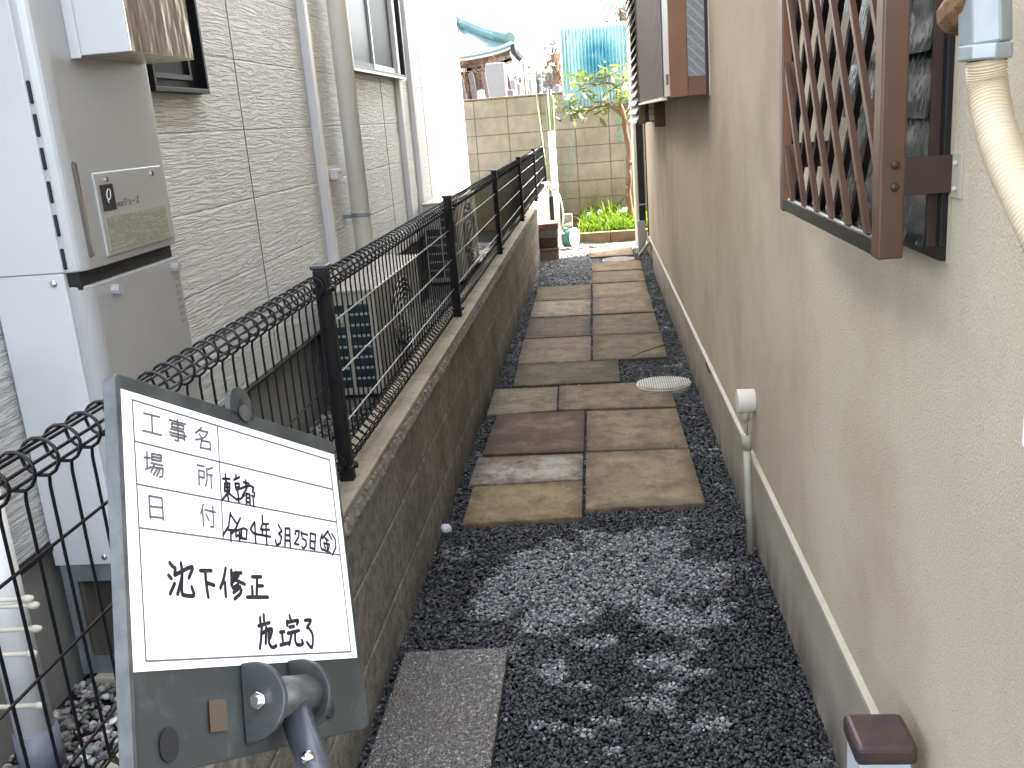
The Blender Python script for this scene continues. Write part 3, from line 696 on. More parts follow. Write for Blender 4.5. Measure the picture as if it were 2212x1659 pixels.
# flue cover box
XB = -1.14; pb = AX(288, 111, XB); yb0 = pb[1]; zb0 = pb[2]; yb1 = AX(423, 131, XB)[1]
fl = box('exhaust_cover', (XH, yb0, zb0), (XB-.003, yb1, 2.1), STAIN, wh, bevel=.003)
box('end_plate', (XH+.001, yb0-.006, zb0+.001), (XB-.004, yb0-.0005, 2.099), HEATW, fl, bevel=.002)
box('flange', (XH-.0, yb0-.012, zb0-.006), (XH+.028, yb0-.007, 2.1), HEATW, fl, bevel=.003)
MB().prism([(XB-.003, yb0+.075, zb0+.05), (XB-.003, yb0+.105, zb0+.05), (XB-.003, yb0+.09, zb0+.085)], (.0008, 0, 0)).build('warning_mark', BRASS, fl)
# vertical pipes left of the heater with clips
pp = thing('drain_riser', 'fat white pipe rising beside the water heater stand at the left edge', 'pipe', (-1.46, 1.98, 0))
tube('pipe', [(-1.43, 1.90, .10), (-1.43, 1.90, .9)], .045, WHITEP, pp, n=20)
tube('socket', [(-1.43, 1.90, .0), (-1.43, 1.90, .12)], .052, simple('pale_blue_socket', (.17, .18, .22), .4, var=0), pp, n=20)
tube('elbow', [(-1.43, 1.90, .9), (-1.43, 1.92, .96), (-1.48, 1.95, .98), (-1.55, 1.95, .98)], .045, WHITEP, pp, n=20)
for k, (px, py) in enumerate([(70, 1293), (92, 1307), (102, 1358), (85, 1412), (118, 1524)]):
    e = AY(px*.55+25, py, 1.75); 
    p_ = MB().tube([(e[0]-.17, 1.75, e[2]-.004), (e[0]-.01, 1.75, e[2])], .0055, 8)
    p_.ball((e[0]-.004, 1.75, e[2]), .0085, 8, 6, (1.9, 1, 1)); ob = p_.build('hose_peg', PVCY, pp, smooth=True)

# ------------------------------------------------------------------ air conditioners
def aircon(y0, y1, z0, z1, x1, x0, lab, rows):
    t = thing('air_conditioner', lab, 'air conditioner', ((x0+x1)/2, (y0+y1)/2, 0), 'outdoor units beside the white house')
    b = box('body', (x0, y0, z0), (x1, y1, z1-.012), ACM, t, bevel=.008)
    tp = box('top_cover', (x0-.004, y0-.006, z1-.014), (x1+.006, y1+.006, z1+.006), ACM, t, bevel=.006)
    mb = MB()
    for k in range(3):
        xx = x0+(x1-x0)*(.25+.25*k); mb.box((xx-.012, y0+.12, z1+.004), (xx+.012, y1-.12, z1+.010))
    mb.build('rib', ACM, tp, bevel=.003)
    mb = MB(); mid = x0+(x1-x0)*.47; h = (z1-z0-.10)/rows
    for c in range(2):
        xa, xb = (x0+.014, mid-.008) if c == 0 else (mid+.008, x1-.035)
        for r_ in range(rows):
            zz = z0+.035+r_*h
            if c == 0 and r_ == rows-2: continue
            mb.box((xa, y0-.0015, zz+.006), (xb, y0+.01, zz+h-.006))
    mb.build('fin_panel', FIN, b, bevel=.003)
    zz = z0+.035+(rows-2)*h
    hd = box('service_grip', (x0+.02, y0-.014, zz+.012), (mid-.014, y0+.002, zz+h*.45), ACM, b, bevel=.004)
    yc, zc = y0+(y1-y0)*.52, (z0+z1)/2; rr_ = (z1-z0)*.42; k_ = (y1-y0)/.9
    mb = MB()
    for q in range(1, 9):
        mb.tube([(x1+.010+.012*(1-q/9), yc+rr_*k_*q/8*math.cos(a), zc+rr_*q/8*math.sin(a)) for a in np.linspace(0, 2*math.pi, 33)[:-1]], .0025, 5, closed=True)
    for a in np.linspace(0, 2*math.pi, 17)[:-1]: mb.tube([(x1+.021, yc, zc), (x1+.006, yc+rr_*k_*math.cos(a), zc+rr_*math.sin(a))], .003, 5)
    mb.build('fan_grille', simple('grille_plastic', (.48, .46, .40), .4, var=0), t)
    MB().prism(disc((x1+.001, yc, zc), (1, 0, 0), (0, 1, 0), rr_*k_, rr_), (.0015, 0, 0)).build('fan_opening', DARK, t)
    for yy in (y0+.12, y1-.15):
        box('foot', (x0-.01, yy, z0-.045), (x1+.02, yy+.05, z0+.004), DARK, t, bevel=.004)
        box('support_block', (x0-.03, yy-.03, .0), (x1+.04, yy+.09, z0-.046), simple('plastic_block', (.30, .30, .29), .8, var=.1), t, bevel=.006)
    MB().tube([(x0+.03, y0-.003, z0+.02), (x0+.03, y0+.01, z0+.02)], .007, 8).build('screw', CHROME, b)
    return t
aircon(4.80, 6.08, .105, .665, -1.185, -1.485, 'nearer beige outdoor air conditioning unit with dark cooling fins seen through the fence', 8)
aircon(8.05, 9.25, .16, .83, -1.19, -1.49, 'farther beige outdoor air conditioning unit partly hidden by the second fence post', 8)

# ------------------------------------------------------------------ right house (stucco)
rh = thing('stucco_house', 'beige stucco house lining the right side of the narrow path', 'house', (XR, 5, 0))
def LZ(y): return .372 - (y-1.5)*.0085
w_ = MB(); 
w_.prism([(XR, .72, LZ(.72)), (XR, YE, LZ(YE)), (XR, YE, 5.4), (XR, .72, 5.4)], (5, 0, 0))
w_.build('wall', STUCCO, rh)
MB().box((1.05, YE+.002, -.05), (5.4, 11.1, 7.2)).build('shadow_block', STUCCO, rh)  # unseen block, added to cast the shadow over the far end
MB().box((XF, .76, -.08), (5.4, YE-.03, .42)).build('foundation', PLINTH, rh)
mb = MB()
for k in range(12):
    ya_, yb_ = .72+k*.7025, .72+(k+1)*.7025
    mb.add([(XR+.03, ya_, LZ(ya_)-.014), (XR-.012, ya_, LZ(ya_)-.017), (XR-.012, ya_, LZ(ya_)-.006), (XR+.03, ya_, LZ(ya_)+.006),
            (XR+.03, yb_, LZ(yb_)-.014), (XR-.012, yb_, LZ(yb_)-.017), (XR-.012, yb_, LZ(yb_)-.006), (XR+.03, yb_, LZ(yb_)+.006)],
           [(0,1,5,4),(1,2,6,5),(2,3,7,6),(3,0,4,7),(0,3,2,1),(4,5,6,7)])
mb.build('drip_strip', simple('cream_drip_edge', (.43, .39, .31), .5, var=.1), rh)
box('roof', (XR-.35, .6, 5.4), (5.8, YE+.4, 5.55), BROWND, rh)
for (px, py) in ((1531, 790), (1437, 566)):
    c = AX(px, py, XF); box('foundation_vent', (XF-.004, c[1]-.05, .24), (XF+.02, c[1]+.10, .315), DARK, rh)
# dark stain streaks under the bay window (run-off marks)
# --- near window: louvre glass, surround and lattice grille
ya, yb = 1.302, 1.79; zb = 1.228
wd = MB(); XO = XR-.012
for a, b in (((XO, ya-.0, zb), (XR+.001, yb, zb+.018)), ((XO, ya, zb+.018), (XR+.001, ya+.022, 2.2)), ((XO, yb-.018, zb+.018), (XR+.001, yb, 2.2))): wd.box(a, b)
wd = wd.build('window', WFRAME, rh, bevel=.001)
box('recess', (XR-.0035, ya+.021, zb+.017), (XR-.001, yb-.017, 2.2), DARK, wd)
box('edge_bead', (XR-.004, ya-.004, zb-.004), (XR, ya-.001, 2.2), simple('beige_sealant', (.36, .31, .23), .8, var=.1), wd)
ZSL = [1.247+.0835*k for k in range(9)]
for z in ZSL:
    MB().prism([(XR-.026, ya+.024, z), (XR-.030, ya+.024, z-.002), (XR-.009, ya+.024, z+.094), (XR-.005, ya+.024, z+.094)], (0, yb-ya-.044, 0)).build('glass_slat', JAL, wd)
box('side_clip_rail', (XR-.024, ya+.016, zb+.018), (XR-.004, ya+.0235, 2.2), BROWND, wd)
XL = .361; YN, YFR = 1.292, 1.956
gr = thing('x', 'x', 'x'); bpy.data.objects.remove(gr)
gf = MB()
gf.box((XL, YN, 1.236), (XL+.033, YN+.034, 2.3))
gf = gf.build('window_grille', BROWN, rh, bevel=.003)
box('stile', (XL, YFR, 1.236), (XL+.033, YFR+.03, 2.3), BROWN, gf, bevel=.003)
box('bottom_rail', (XL+.001, YN+.034, 1.238), (XL+.030, YFR, 1.262), WFRAME, gf, bevel=.002)
box('rail_track', (XL+.006, YN+.034, 1.2615), (XL+.012, YFR, 1.266), CHROME, gf)
box('stile_inner_edge', (XL+.004, YFR-.006, 1.262), (XL+.028, YFR-.0005, 2.3), BROWNL, gf)
def clipbar(y, z, dy, dz, x0, x1, wd_, mat, name):
    # straight flat bar, clipped to the opening
    ylo, yhi, zlo, zhi = YN+.034, YFR, 1.26, 2.25
    t0, t1 = -9, 9
    for p, d_, lo, hi in ((y, dy, ylo, yhi), (z, dz, zlo, zhi)):
        a, b = sorted(((lo-p)/d_, (hi-p)/d_)); t0 = max(t0, a); t1 = min(t1, b)
    if t1 <= t0+.02: return None
    L_ = math.hypot(dy, dz); ny, nz = -dz/L_*wd_/2, dy/L_*wd_/2
    A = (y+dy*t0, z+dz*t0); B_ = (y+dy*t1, z+dz*t1)
    return MB().prism([(x0, A[0]+ny, A[1]+nz), (x0, B_[0]+ny, B_[1]+nz), (x0, B_[0]-ny, B_[1]-nz), (x0, A[0]-ny, A[1]-nz)], (x1-x0, 0, 0)).build(name, mat, gf)
pa, pb2 = AX(1731, 0, .367), AX(1796, 469, .367)
dyb, dzb = pb2[1]-pa[1], pb2[2]-pa[2]
ybar = [AX(x, 3, .367) for x in (1731, 1762, 1797, 1832, 1871)]
sp_ = np.mean(np.diff([q[1] for q in ybar])); y_0, z_0 = ybar[2][1], ybar[2][2]
for k in range(-9, 12):
    clipbar(y_0+sp_*k, z_0, dyb, dzb, .364, .372, .012, BROWN, 'lattice_bar')
    clipbar(y_0+sp_*k+.01, z_0, -dyb, dzb, .377, .387, .014, BROWNK, 'lattice_bar')
for (yy, z0, z1) in ((YN, 1.318, 1.366), (YFR+.004, 1.318, 1.366)):
    br = box('bracket', (XL+.030, yy, z0), (XR-.002, yy+.006, z1), BROWND, gf, bevel=.001)
    if yy == YN:
        box('wall_plate', (XR-.004, yy+.004-.034, z0-.006), (XR+.001, yy+.004, z1+.002), simple('painted_plate', (.42, .38, .31), .6, var=.1), gf, bevel=.001)
        MB().ball((XR-.006, yy-.016, z0+.006), .0035, 8, 5).ball((XR-.006, yy-.016, z1-.010), .0035, 8, 5).build('screw', simple('painted_screw', (.45, .42, .36), .5, var=0), gf)
mb = MB()
for z in (1.330, 1.358): mb.ball((XL+.019, YN-.002, z), .0055, 10, 6, (1, .6, 1))
mb.build('rivet', BROWND, gf)
# --- conduit with connector and taped elbow
YCN = 1.0
def wy(px, py, y=YCN): return AY(px, py, y)
path = smooth_path([wy(2130, 128), wy(2134, 190), wy(2148, 270, .98), wy(2176, 350, .95), wy(2212, 430, .92), wy(2250, 510, .89), wy(2290, 620, .86), wy(2320, 760, .83), wy(2335, 900, .81), (.47, .80, wy(2340, 980, .80)[2])], 16)
path = [(p[0]-.0, p[1], p[2]) for p in path]
cd = MB(); rs = [.0176+.0012*math.sin(i*1.25) for i in range(len(path)*3)]
pd = []
for a, b in zip(path[:-1], path[1:]):
    for k in range(3): pd.append(np.array(a)+(np.array(b)-np.array(a))*k/3)
rs = (rs*2)[:len(pd)]
cdo = MB().tube(pd, rs[:len(pd)], 20).build('cable_conduit', COND, rh, smooth=True)
a, b = np.array(wy(2127, 130)), np.array(wy(2129, 95))
MB().tube([a, b], .0255, 8).build('coupling_nut', CONN, cdo, bevel=.002)
a, b = np.array(wy(2129, 96)), np.array(wy(2127, -20))
MB().tube([a, b], .0240, 6).build('connector_body', CONN, cdo, bevel=.003)
MB().tube(smooth_path([wy(2140, -34, 1.0), wy(2098, 2, 1.01), wy(2064, 36, 1.04)], 5), [.018+.003*rnd.random() for _ in range(11)], 10).build('taped_elbow', RUST, cdo)
p = AY(2203, 965, .90); box('meter_box', (p[0], .83, p[2]), (XR+.001, .90, p[2]+.075), WHITEP, rh, bevel=.004)
# --- bay window with shutter
YB0, YB1 = 3.972, 6.45; XBL = .300; ZBB = 1.497
bay = thing('y', 'y', 'y'); bpy.data.objects.remove(bay)
by = MB().box((XBL+.012, YB0+.01, ZBB), (XR+.001, YB1, 3.0)).build('bay_window', BROWND, rh)
box('stile', (XBL, YB0-.004, ZBB-.006), (XBL+.070, YB0+.01, 3.0), BROWNL, by, bevel=.002)
box('bottom_rail', (XBL+.0705, YB0-.003, ZBB-.006), (XR-.014, YB0+.01, ZBB+.068), simple('red_brown_rail', (.17, .075, .045), .45, var=.1), by, bevel=.002)
box('glass', (XBL+.0705, YB0+.001, ZBB+.068), (XR-.016, YB0+.009, 3.0), OBSC, by)
box('edge_trim', (XR-.0135, YB0-.006, ZBB-.01), (XR+.001, YB0+.012, 3.0), BROWND, by, bevel=.001)
box('sealant', (XR-.004, YB0-.013, ZBB-.01), (XR+.001, YB0-.0065, 3.0), LOUV, by)
box('latch', (XBL-.004, YB0+.06, ZBB+.045), (XBL+.006, YB0+.16, ZBB+.085), DARK, by)
box('guide_channel', (XBL-.001, YB0+.012, ZBB), (XBL+.011, YB0+.32, 3.0), simple('grey_channel', (.25, .24, .22), .4, var=.05), by, bevel=.002)
sh = MB(); yy = YB0+.34
while yy < YB1: sh.box((XBL-.0065, yy, ZBB+.006), (XBL+.011, yy+.030, 3.0)); yy += .085
sh.box((XBL-.004, YB0+.33, ZBB), (XBL+.011, YB1, 3.0)); sh.build('ribbed_shutter', simple('mauve_brown_steel', (.10, .066, .055), .5, var=.08), by)
box('shutter_rail', (XBL-.016, YB0+.33, ZBB-.012), (XBL+.012, YB1, ZBB-.001), PVCB, by)
# second, lower louvred box behind
Y2a, Y2b, X2, Z2 = 6.50, 8.0, .285, 1.375
b2 = MB().box((X2+.02, Y2a+.02, Z2), (XR+.001, Y2b, 3.2)).build('louvred_bay', BROWND, rh)
box('stile', (X2, Y2a, Z2-.01), (X2+.045, Y2a+.018, 3.2), BROWN, b2, bevel=.002)
box('stile', (XR-.07, Y2a-.002, Z2-.035), (XR+.0, Y2a+.018, 3.2), BROWN, b2, bevel=.002)
mb = MB()
z = Z2+.01
while z < 3.2:
    mb.prism([(X2+.066, Y2a+.004, z), (X2+.066, Y2a+.018, z+.035), (X2+.066, Y2a+.019, z+.030), (X2+.066, Y2a+.006, z-.002)], (.042, 0, 0)); z += .04
mb.build('louvre', LOUV, b2)
mb = MB(); z = Z2
while z < 3.2:
    mb.prism([(X2-.022, Y2a+.02, z), (X2+.010, Y2a+.02, z+.055), (X2+.010, Y2a+.02, z+.048), (X2-.020, Y2a+.02, z-.005)], (0, Y2b-Y2a-.03, 0)); z += .056
mb.build('louvre', LOUV, b2)
# --- vent cap and drain on the lower wall
c = AX(1630, 865, XR); yv, zv = c[1], c[2]
vc = tube('vent_cap', [(XR, yv, zv), (XR-.055, yv, zv)], .038, simple('ivory_cap', (.62, .58, .5), .45, var=.03), rh, n=28)
vc.data.polygons.foreach_set('use_smooth', [len(p.vertices) == 4 for p in vc.data.polygons]); eb = vc.modifiers.new('bevel', 'BEVEL'); eb.width = .002; eb.segments = 2
tube('outlet', [(XR-.03, yv, zv-.03), (XR-.03, yv, zv-.065)], .014, PVCY, vc, n=14)
tube('wire', [(XR-.026, yv, zv-.06), (XR-.024, yv, zv-.14)], .0035, GALV, vc, n=6)
tube('overflow_pipe', [(XR-.024, yv+.01, zv-.13), (XR-.014, yv+.02, .01)], .0125, simple('aged_pvc', (.47, .44, .34), .5, var=.15, scale=12), vc, n=14)
tube('pipe_collar', [(XR-.024, yv+.01, zv-.115), (XR-.024, yv+.011, zv-.165)], .0165, simple('aged_collar', (.40, .37, .28), .5, var=.1), vc, n=14)
# --- pipes at the far corner
p = AY(1369, 300, 10.85); tube('white_downpipe', [(p[0], 10.85, .0), (p[0], 10.85, 5.2)], .026, WHITEP, rh, n=16)
p = AY(1381, 300, 10.2)
dp = box('downpipe', (p[0]-.034, 10.18, .30), (p[0]+.036, 10.24, 5.2), WFRAME, rh, bevel=.006)
p2 = AY(1387, 520, 10.2); box('lower_sleeve', (p2[0]-.042, 10.17, -.02), (p2[0]+.040, 10.25, .34), simple('grey_sleeve', (.30, .31, .29), .6, var=.1), dp, bevel=.006)
box('strap', (p[0]-.03, 10.165, .50), (XR+.12, 10.175, .515), GALV, dp)
p = AY(1395, 300, 9.6); tube('cable_pipe', [(p[0], 9.6, .25), (p[0], 9.6, 5.0)], .013, BROWND, rh, n=8)
a, b = AZ(1382, 551, .01), AX(1404, 522, .46); tube('spout', [a, b], .018, PVCY, rh, n=10)
box('corner_block', (.50, 9.9, -.05), (.80, 10.6, .17), BRICKG, rh, bevel=.01)

# ------------------------------------------------------------------ capped post at lower right
cp = [AZ(*q, .5) for q in ((1826, 1534), (1950, 1540), (1980, 1605), (1852, 1621))]
x0, x1 = .344, .437; y0, y1 = 1.275, 1.365
t = thing('capped_post', 'white square post with a worn bronze cap at the lower right corner', 'post', ((x0+x1)/2, (y0+y1)/2, -.03))
box('cap', (x0, y0, .464), (x1-.001, y1, .5), BRCAP, t, bevel=.010, seg=3)
sh_ = box('shaft', (x0+.007, y0+.007, -.03), (x1-.009, y1-.006, .465), simple('pale_grey_post', (.55, .56, .60), .4, var=.05), t, bevel=.003)
MB().tube([((x0+x1)/2+.01, y0+.001, .40), ((x0+x1)/2+.01, y0+.008, .40)], .014, 20).build('lock_ring', CHROME, sh_)

# ------------------------------------------------------------------ far garden wall
gw = thing('garden_wall', 'tall stained concrete block wall closing the far end of the path', 'wall', (0, YWALL, 0))
ph = .2385; zt = AY(1094, 208, YWALL)[2]
xj0 = AY(1094.8, 227, YWALL)[0]; pw = .465
mb = MB(); 
for r_ in range(8):
    z1 = zt-.03-r_*ph; z0 = z1-ph
    for k in range(-8, 9):
        xa = xj0+k*pw
        o_ = rnd.uniform(-.003, .003)
        mb.box((xa+.004, YWALL+o_, z0+.004), (xa+pw-.004, YWALL+.12, z1-.004))
mb.build('blocks', BLOCK, gw, bevel=.003, seg=1)
box('mortar', (xj0-8*pw, YWALL+.007, zt-8*ph-.03), (xj0+9*pw, YWALL+.10, zt-.03), MORTAR, gw)
box('capping', (xj0-8*pw, YWALL-.006, zt-.030), (xj0+9*pw, YWALL+.13, zt), simple('mossy_cap', (.17, .14, .10), .95, var=.3, scale=5, bump=.5), gw, bevel=.01)
# corrugated sheet
cs = [AY(1206, 58, 13.6), AY(1213, 235, 13.6), AY(1400, 30, 13.6)]
xa, xb, z1, z0 = cs[0][0], .95, cs[0][2], cs[1][2]
mb = MB(); n = 420; pitch = .046; vs = []; fs = []
for i in range(n+1):
    x = xa+(xb-xa)*i/n; yo = 13.62+.021*math.cos((x-xa)/pitch*2*math.pi)
    vs += [(x, yo, z0), (x, yo, z1), (x, yo+.003, z0), (x, yo+.003, z1)]
    if i:
        a = 4*(i-1); b = 4*i; fs += [(a, b, b+1, a+1), (a+2, a+3, b+3, b+2), (a+1, b+1, b+3, a+3), (a, a+2, b+2, b)]
mb.add(vs, fs)
co = mb.build('corrugated_sheet', CORR, origin=(xa, 13.62, z0), smooth=True); tag(co, 'translucent turquoise corrugated plastic sheet fixed above the end wall', 'sheet')
mb = MB()
for zz in (z0+.62, z0+.30):
    for k in range(0, 22, 4): mb.ball((xa+pitch*(k+.5), 13.606, zz), .008, 6, 4)
mb.build('screw', BROWND, co)
mb = MB()
for xx in (xa+.08, xa+.9): mb.box((xx, 13.645, zt-.4), (xx+.04, 13.68, z1-.05))
mb.build('support_batten', WOODG, co)

# ------------------------------------------------------------------ planted bed, grass, flowers
YP = 11.27; zp = AY(1251, 505, YP)[2]
t = thing('planter_kerb', 'ochre block kerb holding back the planted bed', 'kerb', (.1, YP, -.04))
xs = [AY(1246, 510, YP)[0], AY(1319, 510, YP)[0], AY(1376, 510, YP)[0]+.02, .9]
for a, b in zip(xs[:-1], xs[1:]): box('kerb_block', (a+.003, YP, -.05), (b-.003, YP+.10, zp), KERB, t, bevel=.006)
box('kerb_block', (xs[0], YP+.103, -.05), (xs[0]+.09, YWALL-.02, zp-.02), KERB, t, bevel=.006)
sl = MB().box((xs[0]+.093, YP+.102, -.05), (1.6, YWALL-.005, zp-.035)).build('bed_soil', SOIL); struct(sl)
mb = MB()
for i in range(2600):
    x = rnd.uniform(xs[0]+.03, 1.1); y = YP+.12+rnd.random()**1.2*2.2; h = rnd.uniform(.05, .15)*(1+.5*(rnd.random() < .15)); a = rnd.uniform(0, 6.28)
    if rnd.random() < .08: h *= 1.9
    wv_ = rnd.uniform(.006, .013); le = rnd.uniform(.3, 1.2)*h; dx, dy = math.cos(a), math.sin(a); z = zp-.04
    pts = [(x+dx*le*s*s, y+dy*le*s*s, z+h*(s if s < .8 else .8+.3*(s-.8))) for s in (0, .4, .75, 1)]; ws = [wv_, wv_*.9, wv_*.6, .0006]
    vs = []
    for p_, w2 in zip(pts, ws): vs += [(p_[0]-dy*w2, p_[1]+dx*w2, p_[2]), (p_[0]+dy*w2, p_[1]-dx*w2, p_[2])]
    mb.add(vs, [(0, 1, 3, 2), (2, 3, 5, 4), (4, 5, 7, 6)])
tag(mb.build('grass', GRASS), 'bright green sunlit grass and bulb leaves filling the planted bed', 'grass', kind='stuff')
for i, (px, py, lab) in enumerate([(1271.5, 464.5, 'small white flower farthest left over the green bed'), (1296, 459, 'middle white flower standing highest over the green bed'), (1345, 461, 'largest cluster of white flowers beside the tree trunk')]):
    c = AY(px, py, 12.9); t = thing('white_flower', lab, 'flower', (c[0], 12.9, zp-.03), 'white flowers in the bed')
    tube('stem', [(c[0]+.02, 12.9, zp-.03), c], .005, BAMB, t, n=5)
    mb = MB(); kk = 1 if i < 2 else 4
    for j in range(kk):
        cc = np.array(c)+np.array([rnd.uniform(-.08, .08), 0, rnd.uniform(-.05, .05)])*(kk > 1)
        for a in range(6):
            an = a*math.pi/3; mb.ball(cc+np.array([.022*math.cos(an), 0, .022*math.sin(an)]), .016, 6, 4, (1, .5, 1))
    mb.build('petals', WHITEP, t)

# ------------------------------------------------------------------ tree
def z8(x, y, yy=12.4): return AY(1188+x*.1628, 81+y*.1628, yy)
def z3(x, y, yy=12.4): return AY(1134+x*.1953, 297+y*.1953, yy)
tr_ = thing('small_tree', 'small leaning evergreen tree with lopped limbs in front of the end wall', 'tree', tuple(z3(1205, 1010)))
pts = [z3(1210, 1030), z3(1190, 900), z3(1165, 780), z3(1140, 620), z3(1148, 450), z3(1145, 250), z8(1040, 1450), z8(1000, 1230), z8(980, 1060), z8(940, 930), z8(905, 800), z8(900, 680)]
k = 4; sp_ = smooth_path(pts, k); n = len(sp_)
MB().tube(sp_, [.043-.016*i/n+.004*math.sin(i*1.3) for i in range(n)], 10).ball(z3(1165, 280, 12.36), .03, 8, 6).build('trunk', BARK, tr_, smooth=True)
BR = [([(950, 1020), (860, 950), (770, 880), (700, 860), (600, 855), (540, 830)], .022, 0), ([(760, 890), (620, 925), (540, 960), (440, 1030)], .017, .06),
      ([(905, 690), (840, 620), (740, 605), (600, 625), (500, 610), (390, 660)], .015, -.06), ([(905, 680), (930, 640), (960, 560), (990, 500)], .014, .05),
      ([(980, 1000), (1030, 960), (1060, 880)], .013, .08), ([(620, 905), (560, 960), (450, 960)], .010, .03), ([(760, 610), (740, 520), (720, 400)], .008, .0), ([(540, 600), (470, 500), (400, 430)], .006, 0)]
mb = MB()
for q, r_, dy in BR:
    P = smooth_path([z8(*p, 12.4+dy*(i/(len(q)-1))*4) for i, p in enumerate(q)], 4); mb.tube(P, [r_*(1-.6*i/len(P)) for i in range(len(P))], 7)
mb.build('branches', BARK, tr_, smooth=True)
def leaves(mb, c, n, spread, L_, up=0, wd_=.24):
    for _ in range(n):
        o = np.array([rnd.gauss(0, spread), rnd.gauss(0, spread*1.3), rnd.gauss(0, spread*.7)])
        d_ = np.array([rnd.gauss(0, 1), rnd.gauss(0, .8), rnd.gauss(up, .6)]); d_ /= np.linalg.norm(d_)
        s = np.cross(d_, [rnd.gauss(0, .5), rnd.gauss(0, .5), 1]); s /= np.linalg.norm(s)+1e-9; l = L_*rnd.uniform(.6, 1.2); w2 = l*wd_/2; nn = np.cross(d_, s)
        p = np.array(c)+o; vs = [p, p+d_*l*.35+s*w2, p+d_*l*.35-s*w2, p+d_*l*.75+s*w2*.8-nn*l*.08, p+d_*l*.75-s*w2*.8-nn*l*.08, p+d_*l-nn*l*.2, p+d_*l*.4+nn*.004]
        mb.add(vs, [(0, 1, 6), (0, 6, 2), (1, 3, 4, 2), (3, 5, 4)])
mb = MB()
LC = [(180, 1000, 9), (110, 1070, 5), (250, 960, 9), (330, 1010, 8), (420, 930, 9), (300, 850, 9), (200, 860, 6), (360, 800, 8), (480, 1010, 7), (250, 760, 4), (330, 600, 6), (400, 680, 6), (420, 580, 8), (500, 520, 6), (520, 600, 8), (610, 590, 8), (430, 480, 4),
      (680, 540, 11), (740, 440, 11), (720, 350, 5), (790, 480, 9), (840, 560, 9), (760, 580, 8), (830, 440, 5), (900, 560, 7), (960, 600, 7), (990, 500, 9), (1010, 430, 5), (1030, 600, 7), (980, 740, 9), (1020, 720, 8), (1050, 800, 7), (1040, 950, 7), (700, 800, 6), (740, 920, 8), (790, 850, 5), (840, 880, 5), (660, 740, 7), (560, 780, 5), (500, 1040, 4), (620, 950, 3)]
for (x, y, n) in LC: leaves(mb, z8(x, y, 12.4+rnd.uniform(-.2, .2)), int(n*1.0+.5), .065, .14, up=.0, wd_=.34)
mb.build('foliage', LEAF, tr_)
mb = MB()
for k in range(4):
    q = [(900+rnd.uniform(-25, 40), 1070+i*45) for i in range(8)]; mb.tube(smooth_path([z8(x+25*math.sin(i*1.1+k), y, 12.33) for i, (x, y) in enumerate(q)], 3), .0035, 4)
mb.build('garden_twine', GREENP, tr_)

# ------------------------------------------------------------------ white pole with bamboo stakes
YQ = 11.25; a, b = AY(1189, 284, YQ), AY(1203, 475, YQ)
tag(tube('stake_holder_pipe', [(b[0], YQ, 0), (b[0], YQ, a[2])], .038, WHITEP, n=20, origin=(b[0], YQ, 0)), 'tall white plastic pipe standing upright and holding green stakes', 'pipe')
bx = b[0]
for i, (dx, top, tx) in enumerate([(-.018, (1182, 192), 'tallest green stake at the left of the bundle in the white pipe'), (.0, (1189.5, 193), 'green stake with a bleached tip, middle of the bundle in the white pipe'), (.018, (1194, 205), 'thin dark green stake on the right of the bundle in the white pipe'), (-.026, (1181, 232), 'short pale stake sticking out of the white pipe')]):
    e = AY(*top, YQ); tag(tube('plant_stake', [(bx+dx*.8, YQ, .1), (e[0], YQ, e[2])], .008, BAMB, n=6, origin=(bx, YQ, 0)), tx, 'stake', 'green plant stakes')
e = AY(1157, 195, 13.4); f_ = AY(1189, 430, 12.0); tag(tube('plant_stake', [f_-np.array([0, 0, 0]), e], .008, BAMB, n=6, origin=tuple(f_)), 'long green stake leaning left against the block wall behind the fence end', 'stake', 'green plant stakes')
e = AY(1241, 262, 13.5); f_ = AY(1219, 468, 13.0); tag(tube('plant_stake', [f_, e], .005, GREENP, n=6, origin=tuple(f_)), 'very thin green cane leaning on the wall beside the tree crown', 'stake', 'green plant stakes')

# ------------------------------------------------------------------ water tap, pier, hose reel
YT = 10.9
a, b = AY(1170, 410, YT), AY(1184, 410, YT)
t = thing('standpipe', 'white sunlit water standpipe with chrome taps behind the block pier', 'tap', ((a[0]+b[0])/2, YT, 0))
box('column', (a[0], YT, 0), (b[0], YT+.08, a[2]-.01), WHITEP, t, bevel=.008)
box('dark_strip', (b[0]+.002, YT+.03, 0), (b[0]+.05, YT+.07, a[2]-.08), DARK, t)  # black box for the dark line beside the column
tc_ = AY(1178, 403, YT-.05); mb = MB().tube([tc_+np.array([0, .05, -.02]), tc_+np.array([0, -.03, -.01]), tc_+np.array([.0, -.06, -.04])], .016, 8).tube([tc_, tc_+np.array([0, 0, .04])], .010, 8).tube([tc_+np.array([-.045, 0, .042]), tc_+np.array([.045, 0, .042])], .010, 8)
mb.build('faucet', CHROME, t, smooth=True)
t2 = AY(1190, 400, YT-.02); MB().tube([AY(1182, 408, YT), t2, AY(1200, 412, YT-.03)], .016, 8).ball(AY(1185, 399, YT-.02), .028, 8, 6).ball(AY(1194, 408, YT-.02), .024, 8, 6).build('faucet', CHROME, t, smooth=True)
hs = [AY(1199, 411, 10.87), AY(1207, 420, 10.85), AY(1213, 440, 10.8), AY(1216.5, 465, 10.75), AY(1215, 485, 10.7), AY(1212, 498, 10.72), AY(1218, 505, 10.8)]
tag(tube('garden_hose', smooth_path(hs, 6), .010, simple('pale_clear_hose', (.35, .42, .33), .3, var=.1), n=8, origin=tuple(hs[-1])), 'pale green hose looping down from the tap to the hose reel', 'hose')
x0, x1 = AY(1166, 560, 10.15)[0], AY(1208, 555, 10.15)[0]; PZ = .375
